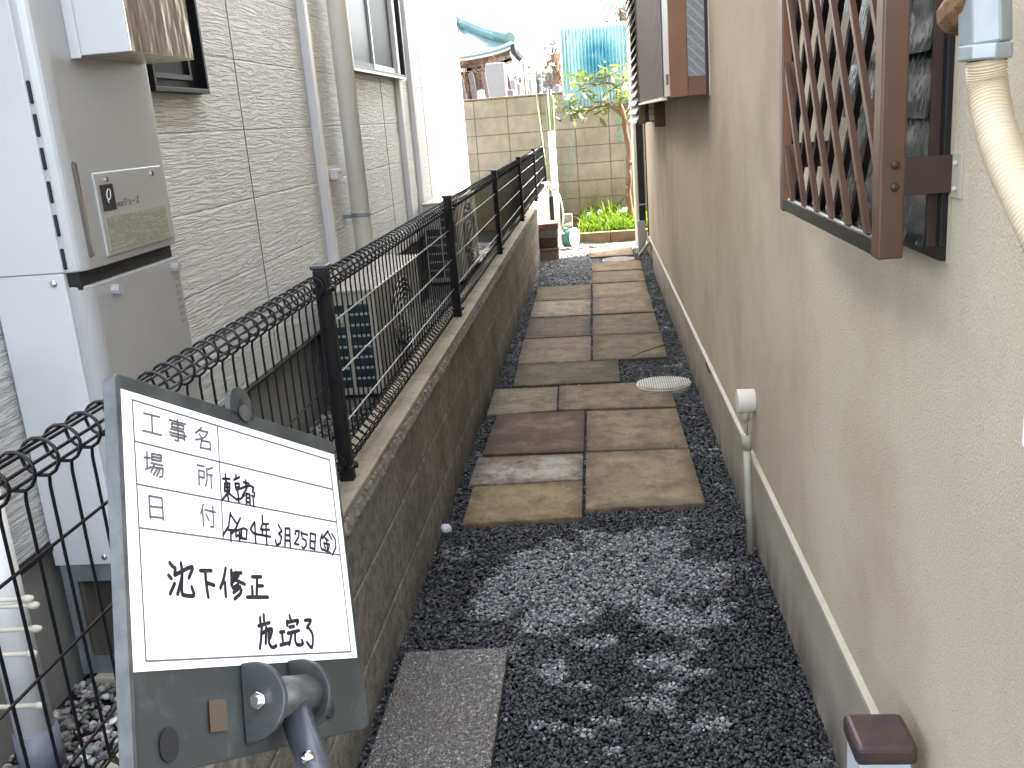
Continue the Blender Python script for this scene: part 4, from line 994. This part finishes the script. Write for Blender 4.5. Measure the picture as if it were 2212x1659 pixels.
t = thing('brick_pier', 'squat pier of stacked brown and red blocks at the end of the low wall', 'pier', ((x0+x1)/2, 10.3, -.05))
for (z0, z1, mt, e) in ((-.05, .085, BRICKG, -.004), (.088, .118, BRICKG, .004), (.121, .222, BRICKD, -.008), (.225, .312, BRICKG, .0), (.315, PZ, BRICKR, .008)):
    box('block', (x0-.0, 10.15-e, z0), (x1+e, 10.48+e, z1), mt, t, bevel=.006)
box('recess', (x0+.0, 10.138, .13), (x0+.04, 10.153, .19), DARK, t, bevel=.004)
YR = 10.95; rc = AY(1236, 514, YR); RR = .112
t = thing('hose_reel', 'green hose wound on a white-sided reel on the sunlit chippings', 'hose reel', (rc[0], YR, 0))
xr1 = AY(1241, 514, YR)[0]; xr0 = AY(1221, 514, YR)[0]; zc = RR+.005
mb = MB()
for q in range(8):
    xx = xr0+.01+(xr1-xr0-.02)*q/7; mb.tube([(xx, YR+(RR-.014)*math.cos(a), zc+(RR-.014)*math.sin(a)) for a in np.linspace(0, 2*math.pi, 25)[:-1]], .0095, 6, closed=True)
mb.build('wound_hose', GREENH, t, smooth=True)
for xx, m_ in ((xr1, WHITEP), (xr0-.012, WHITEP)):
    MB().prism(disc((xx, YR, zc), (1, 0, 0), (0, 1, 0), RR, RR), (.010, 0, 0)).build('flange', m_, t, bevel=.003)
t.rotation_euler.z = math.radians(-28)
tube('handle', [AY(1219, 490, YR-.05), AY(1234, 484, YR+.02)], .020, PVCY, t, n=10)
MB().tube([(xr0-.01, YR-.02, zc), AY(1220, 489, YR-.04)], .010, 6).build('arm', PVCY, t)
h2 = [AZ(1243, 527, .01), AZ(1262, 526, .012), AZ(1290, 527, .012), AZ(1313, 527.5, .012), AZ(1305, 530, .015), AZ(1290, 532, .016)]
t = thing('spray_hose', 'green hose end with a reddish spray nozzle lying on the far slab', 'hose', tuple(h2[2]))
tube('hose', smooth_path(h2, 5), .008, GREENH, t, n=6)
tube('nozzle', [AZ(1291, 532, .018), AZ(1282, 533, .02), AZ(1272, 534, .02)], .016, BRASS, t, n=8)
tube('hook', smooth_path([AZ(1272, 534, .02), AZ(1258, 537, .02), AZ(1253, 531, .02), AZ(1259, 528, .02)], 4), .009, BRASS, t, n=6)
p = AY(1226, 470, 12.6); tag(box('grey_block', (p[0]-.05, 12.6, -.04), (p[0]+.06, 12.75, p[2]+.04), simple('mottled_grey_block', (.25, .24, .2), .9, var=.2), bevel=.01, origin=(p[0], 12.6, 0)), 'small grey block standing behind the hose reel against the end wall', 'block')

# ------------------------------------------------------------------ temple beyond the wall
YTM = 30.0
def ty(px, py, y=YTM): return np.array(AY(px, py, y))
tm = thing('temple', 'temple hall with upswept pale green copper roof beyond the wall', 'temple', (-6, 33, .9))
ez = lambda x: None
ev = [ty(1066+x*.1302-94, y*.1302) for x, y in ()]
def z5(x, y, yy=YTM): return AY((1800+x*.2411)/1.8517, (y*.2411)/1.8517, yy)
eave = smooth_path([z5(-2200, 1130), z5(-1000, 1080), z5(120, 990), z5(420, 950), z5(700, 890), z5(900, 830), z5(1060, 765)], 8)
hip = smooth_path([z5(-2200, -1500, 40), z5(-900, -400, 38), z5(60, 345, 36), z5(300, 490, 34.5), z5(560, 600, 33), z5(800, 680, 31.5), z5(1060, 750, 30.2)], 8)
n = len(eave); mb = MB(); rows_ = 6; vs = []
for i in range(n):
    for j in range(rows_+1):
        s = j/rows_; p = eave[i]*(1-s)+hip[i]*s; p = p-np.array([0, 0, 1])*.35*s*(1-s)*(hip[i][2]-eave[i][2])*.5; vs.append(p)
fs = [(i*(rows_+1)+j, (i+1)*(rows_+1)+j, (i+1)*(rows_+1)+j+1, i*(rows_+1)+j+1) for i in range(n-1) for j in range(rows_)]
mb.add(vs, fs)
for k_, i in enumerate(np.linspace(0, n-1, 62)):
    i0 = int(i); i1 = min(n-1, i0+1); fr = i-i0; P = []
    for j in range(rows_+1):
        a = np.array(vs[i0*(rows_+1)+j]); b = np.array(vs[i1*(rows_+1)+j]); P.append(a*(1-fr)+b*fr+np.array([0, -.03, .03]))
    mb.tube(P, .055, 6)
mb.build('roof', COPPER, tm)
mb = MB(); mb.tube([p+np.array([0, 0, .12]) for p in hip[:-7]], .18, 8).tube([p+np.array([0, 0, .16]) for p in hip[-9:-2]], .2, 8); mb.build('ridge', COPPER, tm)
mb = MB()                                                              # side slope going back from the corner
cn = eave[-1]; bk = cn+np.array([1.5, 9, .0]); up = hip[0]
mb.add([cn, bk+np.array([0,0,-.1]), np.array(hip[20])+np.array([0, 6, 0]), hip[20]], [(0, 1, 2, 3)]); mb.build('side_roof', COPPER, tm)
mb = MB(); under = [p+np.array([0, .15, -.16]) for p in eave]
for a, b in zip(eave[:-1], eave[1:]):
    mb.add([a+np.array([0, -.02, .02]), b+np.array([0, -.02, .02]), b+np.array([0, .0, -.14]), a+np.array([0, 0, -.14])], [(0, 1, 2, 3)])
    mb.add([a+np.array([0, 0, -.14]), b+np.array([0, 0, -.14]), b+np.array([-.3, 2.9, -.30]), a+np.array([-.3, 2.9, -.30])], [(0, 1, 2, 3)])
mb.build('eave_board', EAVE, tm)
MB().tube([p+np.array([0, -.04, -.02]) for p in eave], .035, 6).build('gutter', simple('grey_gutter', (.32, .32, .33), .5, var=0), tm)
mb = MB(); E2 = [p+np.array([0, .25, -.30]) for p in eave]
for i in np.linspace(12, n-4, 64):
    i0 = int(i); fr = i-i0; p = E2[i0]*(1-fr)+E2[min(n-1, i0+1)]*fr; mb.box(p-np.array([.045, 0, .05]), p+np.array([.045, .06, .05]))
mb.build('rafter_ends', WHITEW, tm)
mb = MB(); mb.tube(smooth_path([z5(1070, 770, 29.9), z5(1085, 870, 29.8), z5(1130, 940, 29.8), z5(1190, 990, 29.8)], 4), [.13]*13, 8); mb.build('corner_scroll', EAVE, tm)
MB().tube(smooth_path([z5(1040, 860, 29.9), z5(1060, 930, 29.8), z5(1100, 990, 29.8), z5(1180, 1012, 29.8)], 4), .09, 8).build('corner_scroll', WHITEW, tm)
a, b = z5(980, 940, 30.4), z5(985, 1040, 30.4); MB().tube([a, b], .13, 8).build('wind_bell', COPPER, tm)
xw0, xw1 = z5(-2200, 1100, 32)[0], z5(560, 1100, 32)[0]
box('timber_wall', (xw0, 32.9, .9), (xw1, 33.4, z5(300, 1110, 32.9)[2]), REDW, tm)
mb = MB()
for px in (215, 420, 560, 820): x = z5(px, 1300, 32)[0]; mb.box((x-.12, 32.3, .9), (x+.12, 32.6, 3.6))
mb.build('pillar', BRICKD, tm)
mb = MB().box((z5(140, 1300, 32)[0], 32.38, .9), (z5(820, 1300, 32)[0]-.0, 32.55, .9+.0)); 
box('lintel', (xw0, 32.32, z5(300, 1150, 32.3)[2]), (z5(840, 1100, 32)[0], 32.58, z5(300, 1100, 32.3)[2]), EAVE, tm)

# ------------------------------------------------------------------ gravestones and tablets on the wall's far side
def slabstone(px0, px1, py, y, lab, mat=GRAN, th=.28, rounded=.03, zb_=.88):
    a, b = z5(px0, py, y), z5(px1, py, y)
    t = thing('gravestone', lab, 'gravestone', ((a[0]+b[0])/2, y, zb_), 'gravestones beyond the wall')
    box('stone', (a[0], y, zb_+.2), (b[0], y+th, a[2]), mat, t, bevel=rounded, seg=3)
    box('plinth', (a[0]-.12, y-.12, zb_), (b[0]+.12, y+th+.12, zb_+.22), mat, t, bevel=.01)
slabstone(575, 900, 1055, 17.5, 'large plain grey gravestone rising in the middle above the wall', th=.4)
slabstone(965, 1080, 1320, 19, 'medium pale gravestone just right of the large one')
slabstone(1095, 1180, 1375, 19.5, 'narrow rounded gravestone right of the medium one', rounded=.06)
slabstone(1300, 1360, 1310, 21, 'thin rounded gravestone right of the bundle of poles', rounded=.06)
slabstone(1725, 1830, 1400, 17, 'dark rounded stone beside the turquoise sheet', mat=simple('dark_granite', (.1, .11, .13), .4, var=.1), rounded=.12)
slabstone(450, 560, 1500, 17, 'low white offering stone left of the large gravestone', mat=WHITEW)
slabstone(940, 1050, 1490, 17, 'low dark box-shaped stone right of the large gravestone', mat=simple('purple_granite', (.09, .07, .1), .4, var=.1))
TB = [(340, 1200, 90, 16.5, 'wooden grave tablet with rounded top, alone left of the reddish twigs'), (545, 1190, 70, 16.6, 'wooden grave tablet touching the left side of the large gravestone'),
      (165, 1240, 80, 16.4, 'wooden grave tablet nearest the white house edge'), (950, 1250, 50, 17.9, 'wooden grave tablet touching the right side of the large gravestone')]
for (px, py, wpx, y, lab) in TB:
    a, b = z5(px-wpx/2, py, y), z5(px+wpx/2, py, y); c = z5(px+75, 1620, y); hw = (b[0]-a[0])/2
    pts = []; zt_ = a[2]; dx = c[0]-(a[0]+b[0])/2; zb2 = .9; top = np.array([(a[0]+b[0])/2, y, zt_]); bot = top+np.array([dx*(zt_-zb2)/max(.2, zt_-c[2]), 0, zb2-zt_])
    pts = [bot+np.array([-hw, 0, 0]), bot+np.array([hw, 0, 0])]
    tt = top-np.array([0, 0, hw])
    for k in range(9):
        an = math.pi*k/8; pts.append(tt+np.array([hw*math.cos(an), 0, hw*math.sin(an)]))
    o = MB().prism(pts, (0, .03, 0)).build('wooden_tablet', WOODG, origin=tuple(bot)); tag(o, lab, 'wooden tablet', 'wooden grave tablets')
for i, px in enumerate((1185, 1215, 1240, 1268)):
    a = z5(px, 1065+rnd.uniform(-15, 15), 18); b = z5(px+32, 1520, 18)
    o = tube('grave_pole', [(b[0], 18, .9), a], .022, [WOODW, REDW, WOODW, WOODG][i], n=5, origin=(b[0], 18, .9)); tag(o, ['tallest pale thin pole at the left of the bundle beyond the wall', 'reddish thin pole, second in the bundle beyond the wall', 'pale thin pole, third in the bundle beyond the wall', 'grey thin pole at the right of the bundle beyond the wall'][i], 'pole', 'thin poles in the cemetery')
for i, px in enumerate((1375, 1395)):
    a = z5(px, [1170, 1345][i], 19); o = tube('grave_pole', [(a[0]+.03, 19, .9), a], .035, [WHITEW, WOODW][i], n=5, origin=(a[0], 19, .9)); tag(o, ['stout white pole right of the thin gravestone', 'short pale pole beside the stout white one'][i], 'pole', 'thin poles in the cemetery')
a, b = z5(1090, 1300, 26), z5(1760, 1290, 26)
t = thing('tiled_wall', 'distant white wall with a grey tiled coping behind the graves', 'wall', ((a[0]+b[0])/2, 26, .9))
box('wall_face', (a[0], 26, .9), (b[0], 26.2, a[2]-.55), WHITEW, t)
mb = MB().prism([(a[0], 25.7, a[2]-.5), (a[0], 26.1, a[2]), (a[0], 26.5, a[2]-.5)], (b[0]-a[0], 0, 0))
xx = a[0]
while xx < b[0]: mb.tube([(xx, 25.66, a[2]-.48), (xx, 26.1, a[2]+.04)], .06, 6); xx += .32
mb.build('tile_coping', TILE, t)
mb = MB(); xx = a[0]
while xx < b[0]: mb.ball((xx, 25.62, a[2]-.5), .085, 8, 4, (1, .3, 1)); xx += .32
mb.build('tile_ends', WHITEW, t)
# trees
def grow(mb, p, d_, L_, r, depth, spread=.5):
    q = p+d_*L_; mid = (p+q)/2+np.array([rnd.gauss(0, .05), rnd.gauss(0, .05), rnd.gauss(0, .05)])*L_
    mb.tube([p, mid, q], [r, r*.85, r*.7], 5, cap=False); tips.append(q)
    if depth:
        for _ in range(rnd.choice((2, 3))):
            nd = d_+np.array([rnd.gauss(0, spread), rnd.gauss(0, spread), rnd.gauss(.05, spread*.7)]); grow(mb, q, nd/np.linalg.norm(nd), L_*rnd.uniform(.62, .85), r*.62, depth-1, spread)
tips = []; b0 = z5(-150, 900, 38); t = thing('bare_tree', 'leafless tree with reddish twigs above the temple roof', 'tree', (b0[0], 38, .9))
mb = MB(); grow(mb, np.array([b0[0], 38, .9]), np.array([.12, 0, 1.]), 3.2, .16, 6, .48); mb.build('branches', TWIG, t)
tips = []; b0 = z5(1480, 1400, 30); t = thing('winter_shrub', 'pinkish leafless shrubbery behind the graves', 'shrub', (b0[0], 30, .9))
mb = MB()
for dx in (-2.2, -1.2, -.2, .8, 1.8): grow(mb, np.array([b0[0]+dx, 30, .9]), np.array([0, 0, 1.]), .75, .035, 5, .6)
mb.build('branches', TWIG, t)
mb = MB()
for p in tips[::3]: leaves(mb, p, 2, .08, .16)
mb.build('dry_leaves', DRYT, t)
tips = []; b0 = z5(480, 1560, 19); t = thing('orange_twig_shrub', 'bare shrub with orange twigs between the wooden tablets', 'shrub', (b0[0], 19, .9))
mb = MB(); grow(mb, np.array([b0[0], 19, .9]), np.array([0, 0, 1.]), .62, .013, 5, .33); mb.build('branches', ORTWIG, t)
def crowned(name, px, py, y, lab, h_, n, sp, mat, L_=.2):
    c = z5(px, py, y); t = thing(name, lab, 'tree', (c[0], y, .9)); tube('trunk', [(c[0]+.1, y, .9), (c[0], y, c[2])], .12, BARK, t, n=7)
    mb = MB()
    for i in range(n):
        o = np.array([rnd.gauss(0, sp), rnd.gauss(0, sp), rnd.uniform(-h_, h_*.3)]); leaves(mb, np.array(c)+o, 5, .12, L_)
    mb.build('crown', mat, t)
crowned('palm_tree', 1745, 900, 24, 'slim brown-leaved tree standing left of the turquoise sheet', 1.0, 55, .16, DRYT)
crowned('pine_tree', 2890, 130, 20, 'dark pine crown showing above the turquoise sheet', .35, 110, .24, PINE, .13)
crowned('evergreen_shrub', 1640, 1230, 27, 'pale green clipped tree behind the tiled wall', .35, 70, .5, PINE, .25)

# ------------------------------------------------------------------ hand-held construction board
BTL = (259.3, 839)
hv = np.array([801, 517, F]); vv = np.array([1168, 6722, -F]); hv = hv/np.linalg.norm(hv); vv = vv/np.linalg.norm(vv); nv = np.cross(hv, vv)
U = R @ hv; V = R @ vv; W = R @ (nv/np.linalg.norm(nv)); U /= np.linalg.norm(U); V -= U*(U@V); V /= np.linalg.norm(V); W = np.cross(U, V)
OB = C0 + ray(*BTL)/F*.75
if W @ (C0-OB) < 0: W = -W
def BP(px, py, off=0.0):                         # point of the board's own plane (raised by off)
    d = ray(px, py); o = OB+W*off; return C0 + d*((W@(o-C0))/(W@d))
bd = thing('construction_board', 'white construction record board with handwritten Japanese text on a black plastic backing', 'sign board', tuple(BP(520, 1500)))
fr = [BP(*p, -.002) for p in ((247, 815), (252, 806), (262, 808), (709, 949), (719, 957), (724, 972), (798, 1558), (797, 1568), (786, 1575), (290, 1690))]
bp = MB().prism(fr, -W*.006).build('backing_plate', SMOKE, bd, bevel=.0012)
MB().prism([BP(247, 815, .0005), BP(252, 806, .0005), BP(258, 806, .0005), BP(262, 840, .0005), BP(300, 1692, .0005), BP(288, 1692, .0005)], -W*.012).build('edge_rim', SMOKE2, bp, bevel=.001)
sheet = MB().prism([BP(*p, 0) for p in ((259.3, 839), (721.5, 982), (771.8, 1420.5), (288.5, 1451.8))], -W*.0018).build('writing_sheet', WBOARD, bd)
def ribbon(mb, pts, wd_, off=.0007):
    P = [np.array(p) for p in pts]
    for a, b in zip(P[:-1], P[1:]):
        d_ = b-a; L_ = np.linalg.norm(d_)
        if L_ < 1e-6: continue
        d_ /= L_; s = np.cross(W, d_)*wd_/2; a2 = a; b2 = b
        mb.add([a2+s, b2+s, b2-s, a2-s], [(0, 1, 2, 3)] if np.cross(b2-a2, -s) @ W > 0 else [(3, 2, 1, 0)])
    off2 = 0
    for p in P:
        ring = [p+W*(.00004)+(U*math.cos(2*math.pi*k/8)+V*math.sin(2*math.pi*k/8))*wd_/2 for k in range(8)]
        mb.add(ring, [tuple(range(8))])
def cA(x, y, o=.0006): return BP((550+x*.30139)/1.8517, (1650+y*.30139)/1.8517, o)
def cB(x, y, o=.0006): return BP((850+x*.27120)/1.8517, (1850+y*.27120)/1.8517, o)
def cC(x, y, o=.0006): return BP((550+x*.45204)/1.8517, (1950+y*.45204)/1.8517, o)
def cR(x, y, o=.0004): return BP(x*1.00806/1.8517, (1400+y*1.00806)/1.8517, o)
mb = MB()
for ln in ([(525,197),(1307.7,435.9),(1393,1197),(580,1235),(525,197)], [(537,362),(1321,553)], [(545,532),(1337,683)], [(553,705),(1348,813)], [(863,300),(887,750)]):
    ribbon(mb, [cR(*p) for p in ln], .0016)
mb.build('printed_grid', PRINT, sheet)
PRN = [[(85,8),(295,60)],[(190,40),(200,265)],[(72,238),(318,300)],
 [(425,95),(640,155)],[(530,95),(545,380),(500,365)],[(455,140),(615,180),(615,225),(455,185),(455,140)],[(440,215),(620,262),(625,370)],[(425,258),(650,318)],[(440,300),(630,350)],
 [(850,195),(820,235),(770,270)],[(810,232),(935,262),(900,320),(850,350),(770,360)],[(820,280),(850,330)],[(850,370),(965,395),(968,500)],[(850,370),(838,470)],[(838,465),(965,490)],
 [(125,520),(130,740)],[(90,595),(165,605)],[(105,750),(180,725)],[(190,545),(320,570),(312,650),(190,625),(190,545)],[(190,585),(315,610)],[(180,670),(340,705)],[(225,695),(180,790)],[(200,725),(340,745),(335,850),(290,860)],[(265,745),(215,830)],[(300,750),(255,845)],
 [(790,695),(885,715)],[(815,765),(885,780),(885,870),(820,850)],[(815,765),(820,960)],[(995,735),(915,755)],[(920,750),(925,900),(905,980)],[(925,820),(1000,835)],[(975,830),(985,1005)],
 [(155,1105),(170,1400)],[(155,1105),(325,1135),(345,1425)],[(165,1245),(325,1262)],[(170,1380),(340,1400)],
 [(875,1220),(840,1340)],[(865,1290),(880,1510)],[(895,1290),(1035,1325)],[(1000,1240),(1015,1520),(970,1515)],[(915,1360),(950,1430)]]
mb = MB()
for s in PRN: ribbon(mb, [cA(*p) for p in s], .0020)
mb.build('printed_lettering', PRINT, sheet)
HB = [[(190,170),(200,290)],[(150,240),(255,240)],[(180,310),(180,420)],[(180,310),(255,310),(255,420),(180,420)],[(180,360),(255,365)],[(215,290),(225,480),(240,560)],[(225,450),(150,545)],[(240,450),(300,500),(360,545)],
 [(345,185),(350,240)],[(315,255),(400,215)],[(335,310),(395,310),(395,360),(340,370),(335,310)],[(350,400),(430,380)],[(370,400),(385,520),(390,590)],[(350,545),(420,535),(470,480)],
 [(490,260),(500,400)],[(455,290),(540,310)],[(430,375),(550,340)],[(510,370),(440,500)],[(500,460),(500,610)],[(500,460),(550,470),(555,620)],[(505,520),(550,525)],[(505,580),(550,590)],[(560,340),(610,370),(590,430),(625,450),(620,500),(580,490)],[(600,500),(610,650)],
 [(265,740),(240,940),(155,1070)],[(270,770),(350,890)],[(410,820),(340,980),(285,1050)],[(215,990),(370,1000)],[(270,1000),(275,1160)],
 [(340,1010),(460,970),(510,990),(500,1130),(400,1110)],[(345,1030),(350,1100)],[(430,1010),(430,1100)],[(355,1075),(430,1085)],[(400,1030),(400,1165)],
 [(620,875),(560,980),(600,1040),(690,1065)],[(625,880),(640,1190)],[(735,775),(740,900),(710,990)],[(745,905),(825,905)],[(730,990),(840,990)],[(700,1065),(860,1095)],[(790,930),(805,1215)],[(735,985),(740,1070)],
 [(970,915),(1025,1010),(975,1050),(1020,1090),(1000,1190),(950,1225),(930,1140)],[(1075,970),(1070,1240)],[(1075,970),(1140,975),(1150,1260)],[(1080,1070),(1140,1075)],[(1080,1150),(1140,1155)],
 [(1220,1060),(1230,1005),(1280,1010),(1270,1100),(1210,1200),(1275,1210)],[(1310,1020),(1325,1120),(1380,1150),(1385,1220),(1345,1270),(1320,1240)],[(1310,1040),(1400,1065)],
 [(1445,1045),(1440,1260)],[(1445,1045),(1520,1060),(1510,1290)],[(1445,1155),(1515,1170)],[(1440,1255),(1510,1275)],
 [(1620,1060),(1590,1140),(1595,1240),(1620,1290)],[(1705,1010),(1620,1120)],[(1705,1020),(1760,1130)],[(1660,1115),(1710,1150)],[(1640,1190),(1730,1210)],[(1680,1120),(1700,1310)],[(1630,1280),(1740,1330)],[(1650,1220),(1665,1260)],[(1725,1230),(1710,1280)],
 [(1760,1050),(1810,1130),(1820,1250),(1770,1365)]]
HCC = [[(285,665),(315,700)],[(275,775),(300,805)],[(290,940),(330,850)],[(335,710),(330,775)],[(330,775),(485,700),(455,800)],[(385,670),(395,780),(355,945)],[(395,790),(395,930),(425,955),(500,955),(480,880)],
 [(555,735),(655,735)],[(600,740),(610,850),(628,970)],[(620,845),(680,865)],
 [(780,715),(765,800),(735,890)],[(775,840),(783,965)],[(830,730),(835,870)],[(850,760),(920,755)],[(870,750),(850,800)],[(895,780),(830,850)],[(850,810),(950,855)],[(890,860),(845,890)],[(910,880),(850,930)],[(920,905),(910,940),(860,985)],
 [(1015,790),(1095,790)],[(1060,795),(1055,970)],[(1065,870),(1110,870)],[(1015,875),(1020,970)],[(970,970),(1155,970)],
 [(1118,1125),(1120,1180)],[(1070,1225),(1170,1195)],[(1100,1215),(1095,1330),(1085,1420)],[(1085,1150),(1090,1220)],[(1100,1290),(1190,1250),(1175,1330)],[(1140,1240),(1135,1380)],[(1165,1250),(1165,1370),(1195,1415),(1230,1400)],
 [(1262,1280),(1300,1275)],[(1280,1280),(1290,1390)],[(1265,1395),(1335,1375)],
 [(1345,1130),(1355,1165)],[(1325,1180),(1325,1220)],[(1325,1195),(1420,1175),(1410,1210)],[(1345,1235),(1385,1228)],[(1330,1290),(1430,1265)],[(1365,1290),(1345,1390)],[(1395,1280),(1400,1370),(1430,1395),(1465,1380),(1455,1350)],
 [(1480,1175),(1535,1175),(1500,1240)],[(1505,1230),(1550,1300),(1545,1415),(1500,1370)]]
mb = MB()
for s in HB: ribbon(mb, [cB(*p) for p in s], .0025)
mb.build('handwriting', INK, sheet); mb = MB()
for s in HCC: ribbon(mb, smooth_path([cC(*p) for p in s], 3) if len(s) > 2 else [cC(*p) for p in s], .0036)
mb.build('handwriting', INK, sheet)
# hanger tab
c0 = BP(520, 850, -.002); tabw = np.linalg.norm(BP(549, 903, 0)-BP(496, 887, 0))/2
cb = (BP(549, 903, -.002)+BP(496, 887, -.002))/2; hgt = np.linalg.norm(c0-cb); up_ = -V
pts = [cb-U*tabw+V*.004, cb+U*tabw+V*.004] + [cb+up_*hgt*.55+U*tabw*.92*math.cos(a)+up_*hgt*.75*math.sin(a) for a in np.linspace(0, math.pi, 11)]
tb = MB().prism(pts, -W*.006).build('hanger_tab', SMOKE, bp, bevel=.001)
MB().prism(disc(cb+up_*hgt*.55-W*.0-W*.0+W*.0003, W, U, .003, .005, 12), W*.0004).build('hole', BROWND, tb)
MB().prism(disc(BP(528, 893, 0)+W*.0004, W, U, .009, .008, 16), W*.0006).build('boss', SMOKE2, bp)
# clamp: two round lugs, barrel, bolt and rod
l1a, l1b = BP(517, 1448, 0), BP(532, 1592, 0); mid1 = (l1a+l1b)/2; rL = .032
u2 = BP(625, 1500, 0)-BP(521, 1500, 0); gap = u2@U
def lug(cen, name, th=.006):
    pts = [cen-V*rL, cen+V*rL] ; cc = cen+W*.008
    pts = [cen+V*rL-W*.0, *[cc+V*rL*math.cos(a)+W*rL*1.02*math.sin(a) for a in np.linspace(0, math.pi, 15)], cen-V*rL]
    return MB().prism(pts, U*th).build(name, SMOKE, bd, bevel=.0012)
lg1 = lug(mid1, 'clamp_lug'); lg2 = lug(mid1+U*gap, 'clamp_lug')
ax0 = mid1+W*.018
MB().tube([ax0+U*.006, ax0+U*gap], .0175, 24).build('clamp_barrel', SMOKE2, bd, smooth=True)
MB().prism(disc(ax0, U, V, .0075, .0075, 6), -U*.006).build('hex_bolt', CHROME, lg1, bevel=.0008)
MB().prism(disc(ax0-U*.006, U, V, .0042, .0042, 14), -U*.003).build('bolt_end', CHROME, lg1, bevel=.0005)
rs_ = ax0+U*gap*.60; rd = V*.80+W*.30-U*.10; rd /= np.linalg.norm(rd)
rod = MB().tube([rs_+rd*.004, rs_+rd*.24], .0135, 24).build('rod', RODM, bd, smooth=True)
rb = rs_+rd*.058; vw = (C0-rb); vw -= rd*(vw@rd); vw /= np.linalg.norm(vw); sd_ = (vw*.9-U*.35); sd_ -= rd*(sd_@rd); sd_ /= np.linalg.norm(sd_)
MB().ball(rb+sd_*.0135, .006, 12, 8).build('rivet', CHROME, rod, smooth=True)
MB().prism([BP(*p, .0003) for p in ((451, 1513), (488, 1510), (492, 1578), (455, 1582))], W*.0003).build('slot', simple('brown_slot', (.07, .05, .035), .7, var=.1), bp)
for (px, py, a_, b_) in ((366, 1609, .008, .0125), (713, 1532, .006, .009)):
    MB().prism(disc(BP(px, py, .0002), W, U, a_*1.3, b_, 20), W*.0003).build('hole', DARK, bp)
MB().prism([BP(465, 1640, -.0072), BP(470, 1452, -.0072), BP(640, 1445, -.0072), BP(660, 1600, -.0072)], -W*.004).build('rear_plate', SMOKE2, bp)
for o in list(bpy.data.objects):
    if o.name.startswith('Empty'): bpy.data.objects.remove(o)
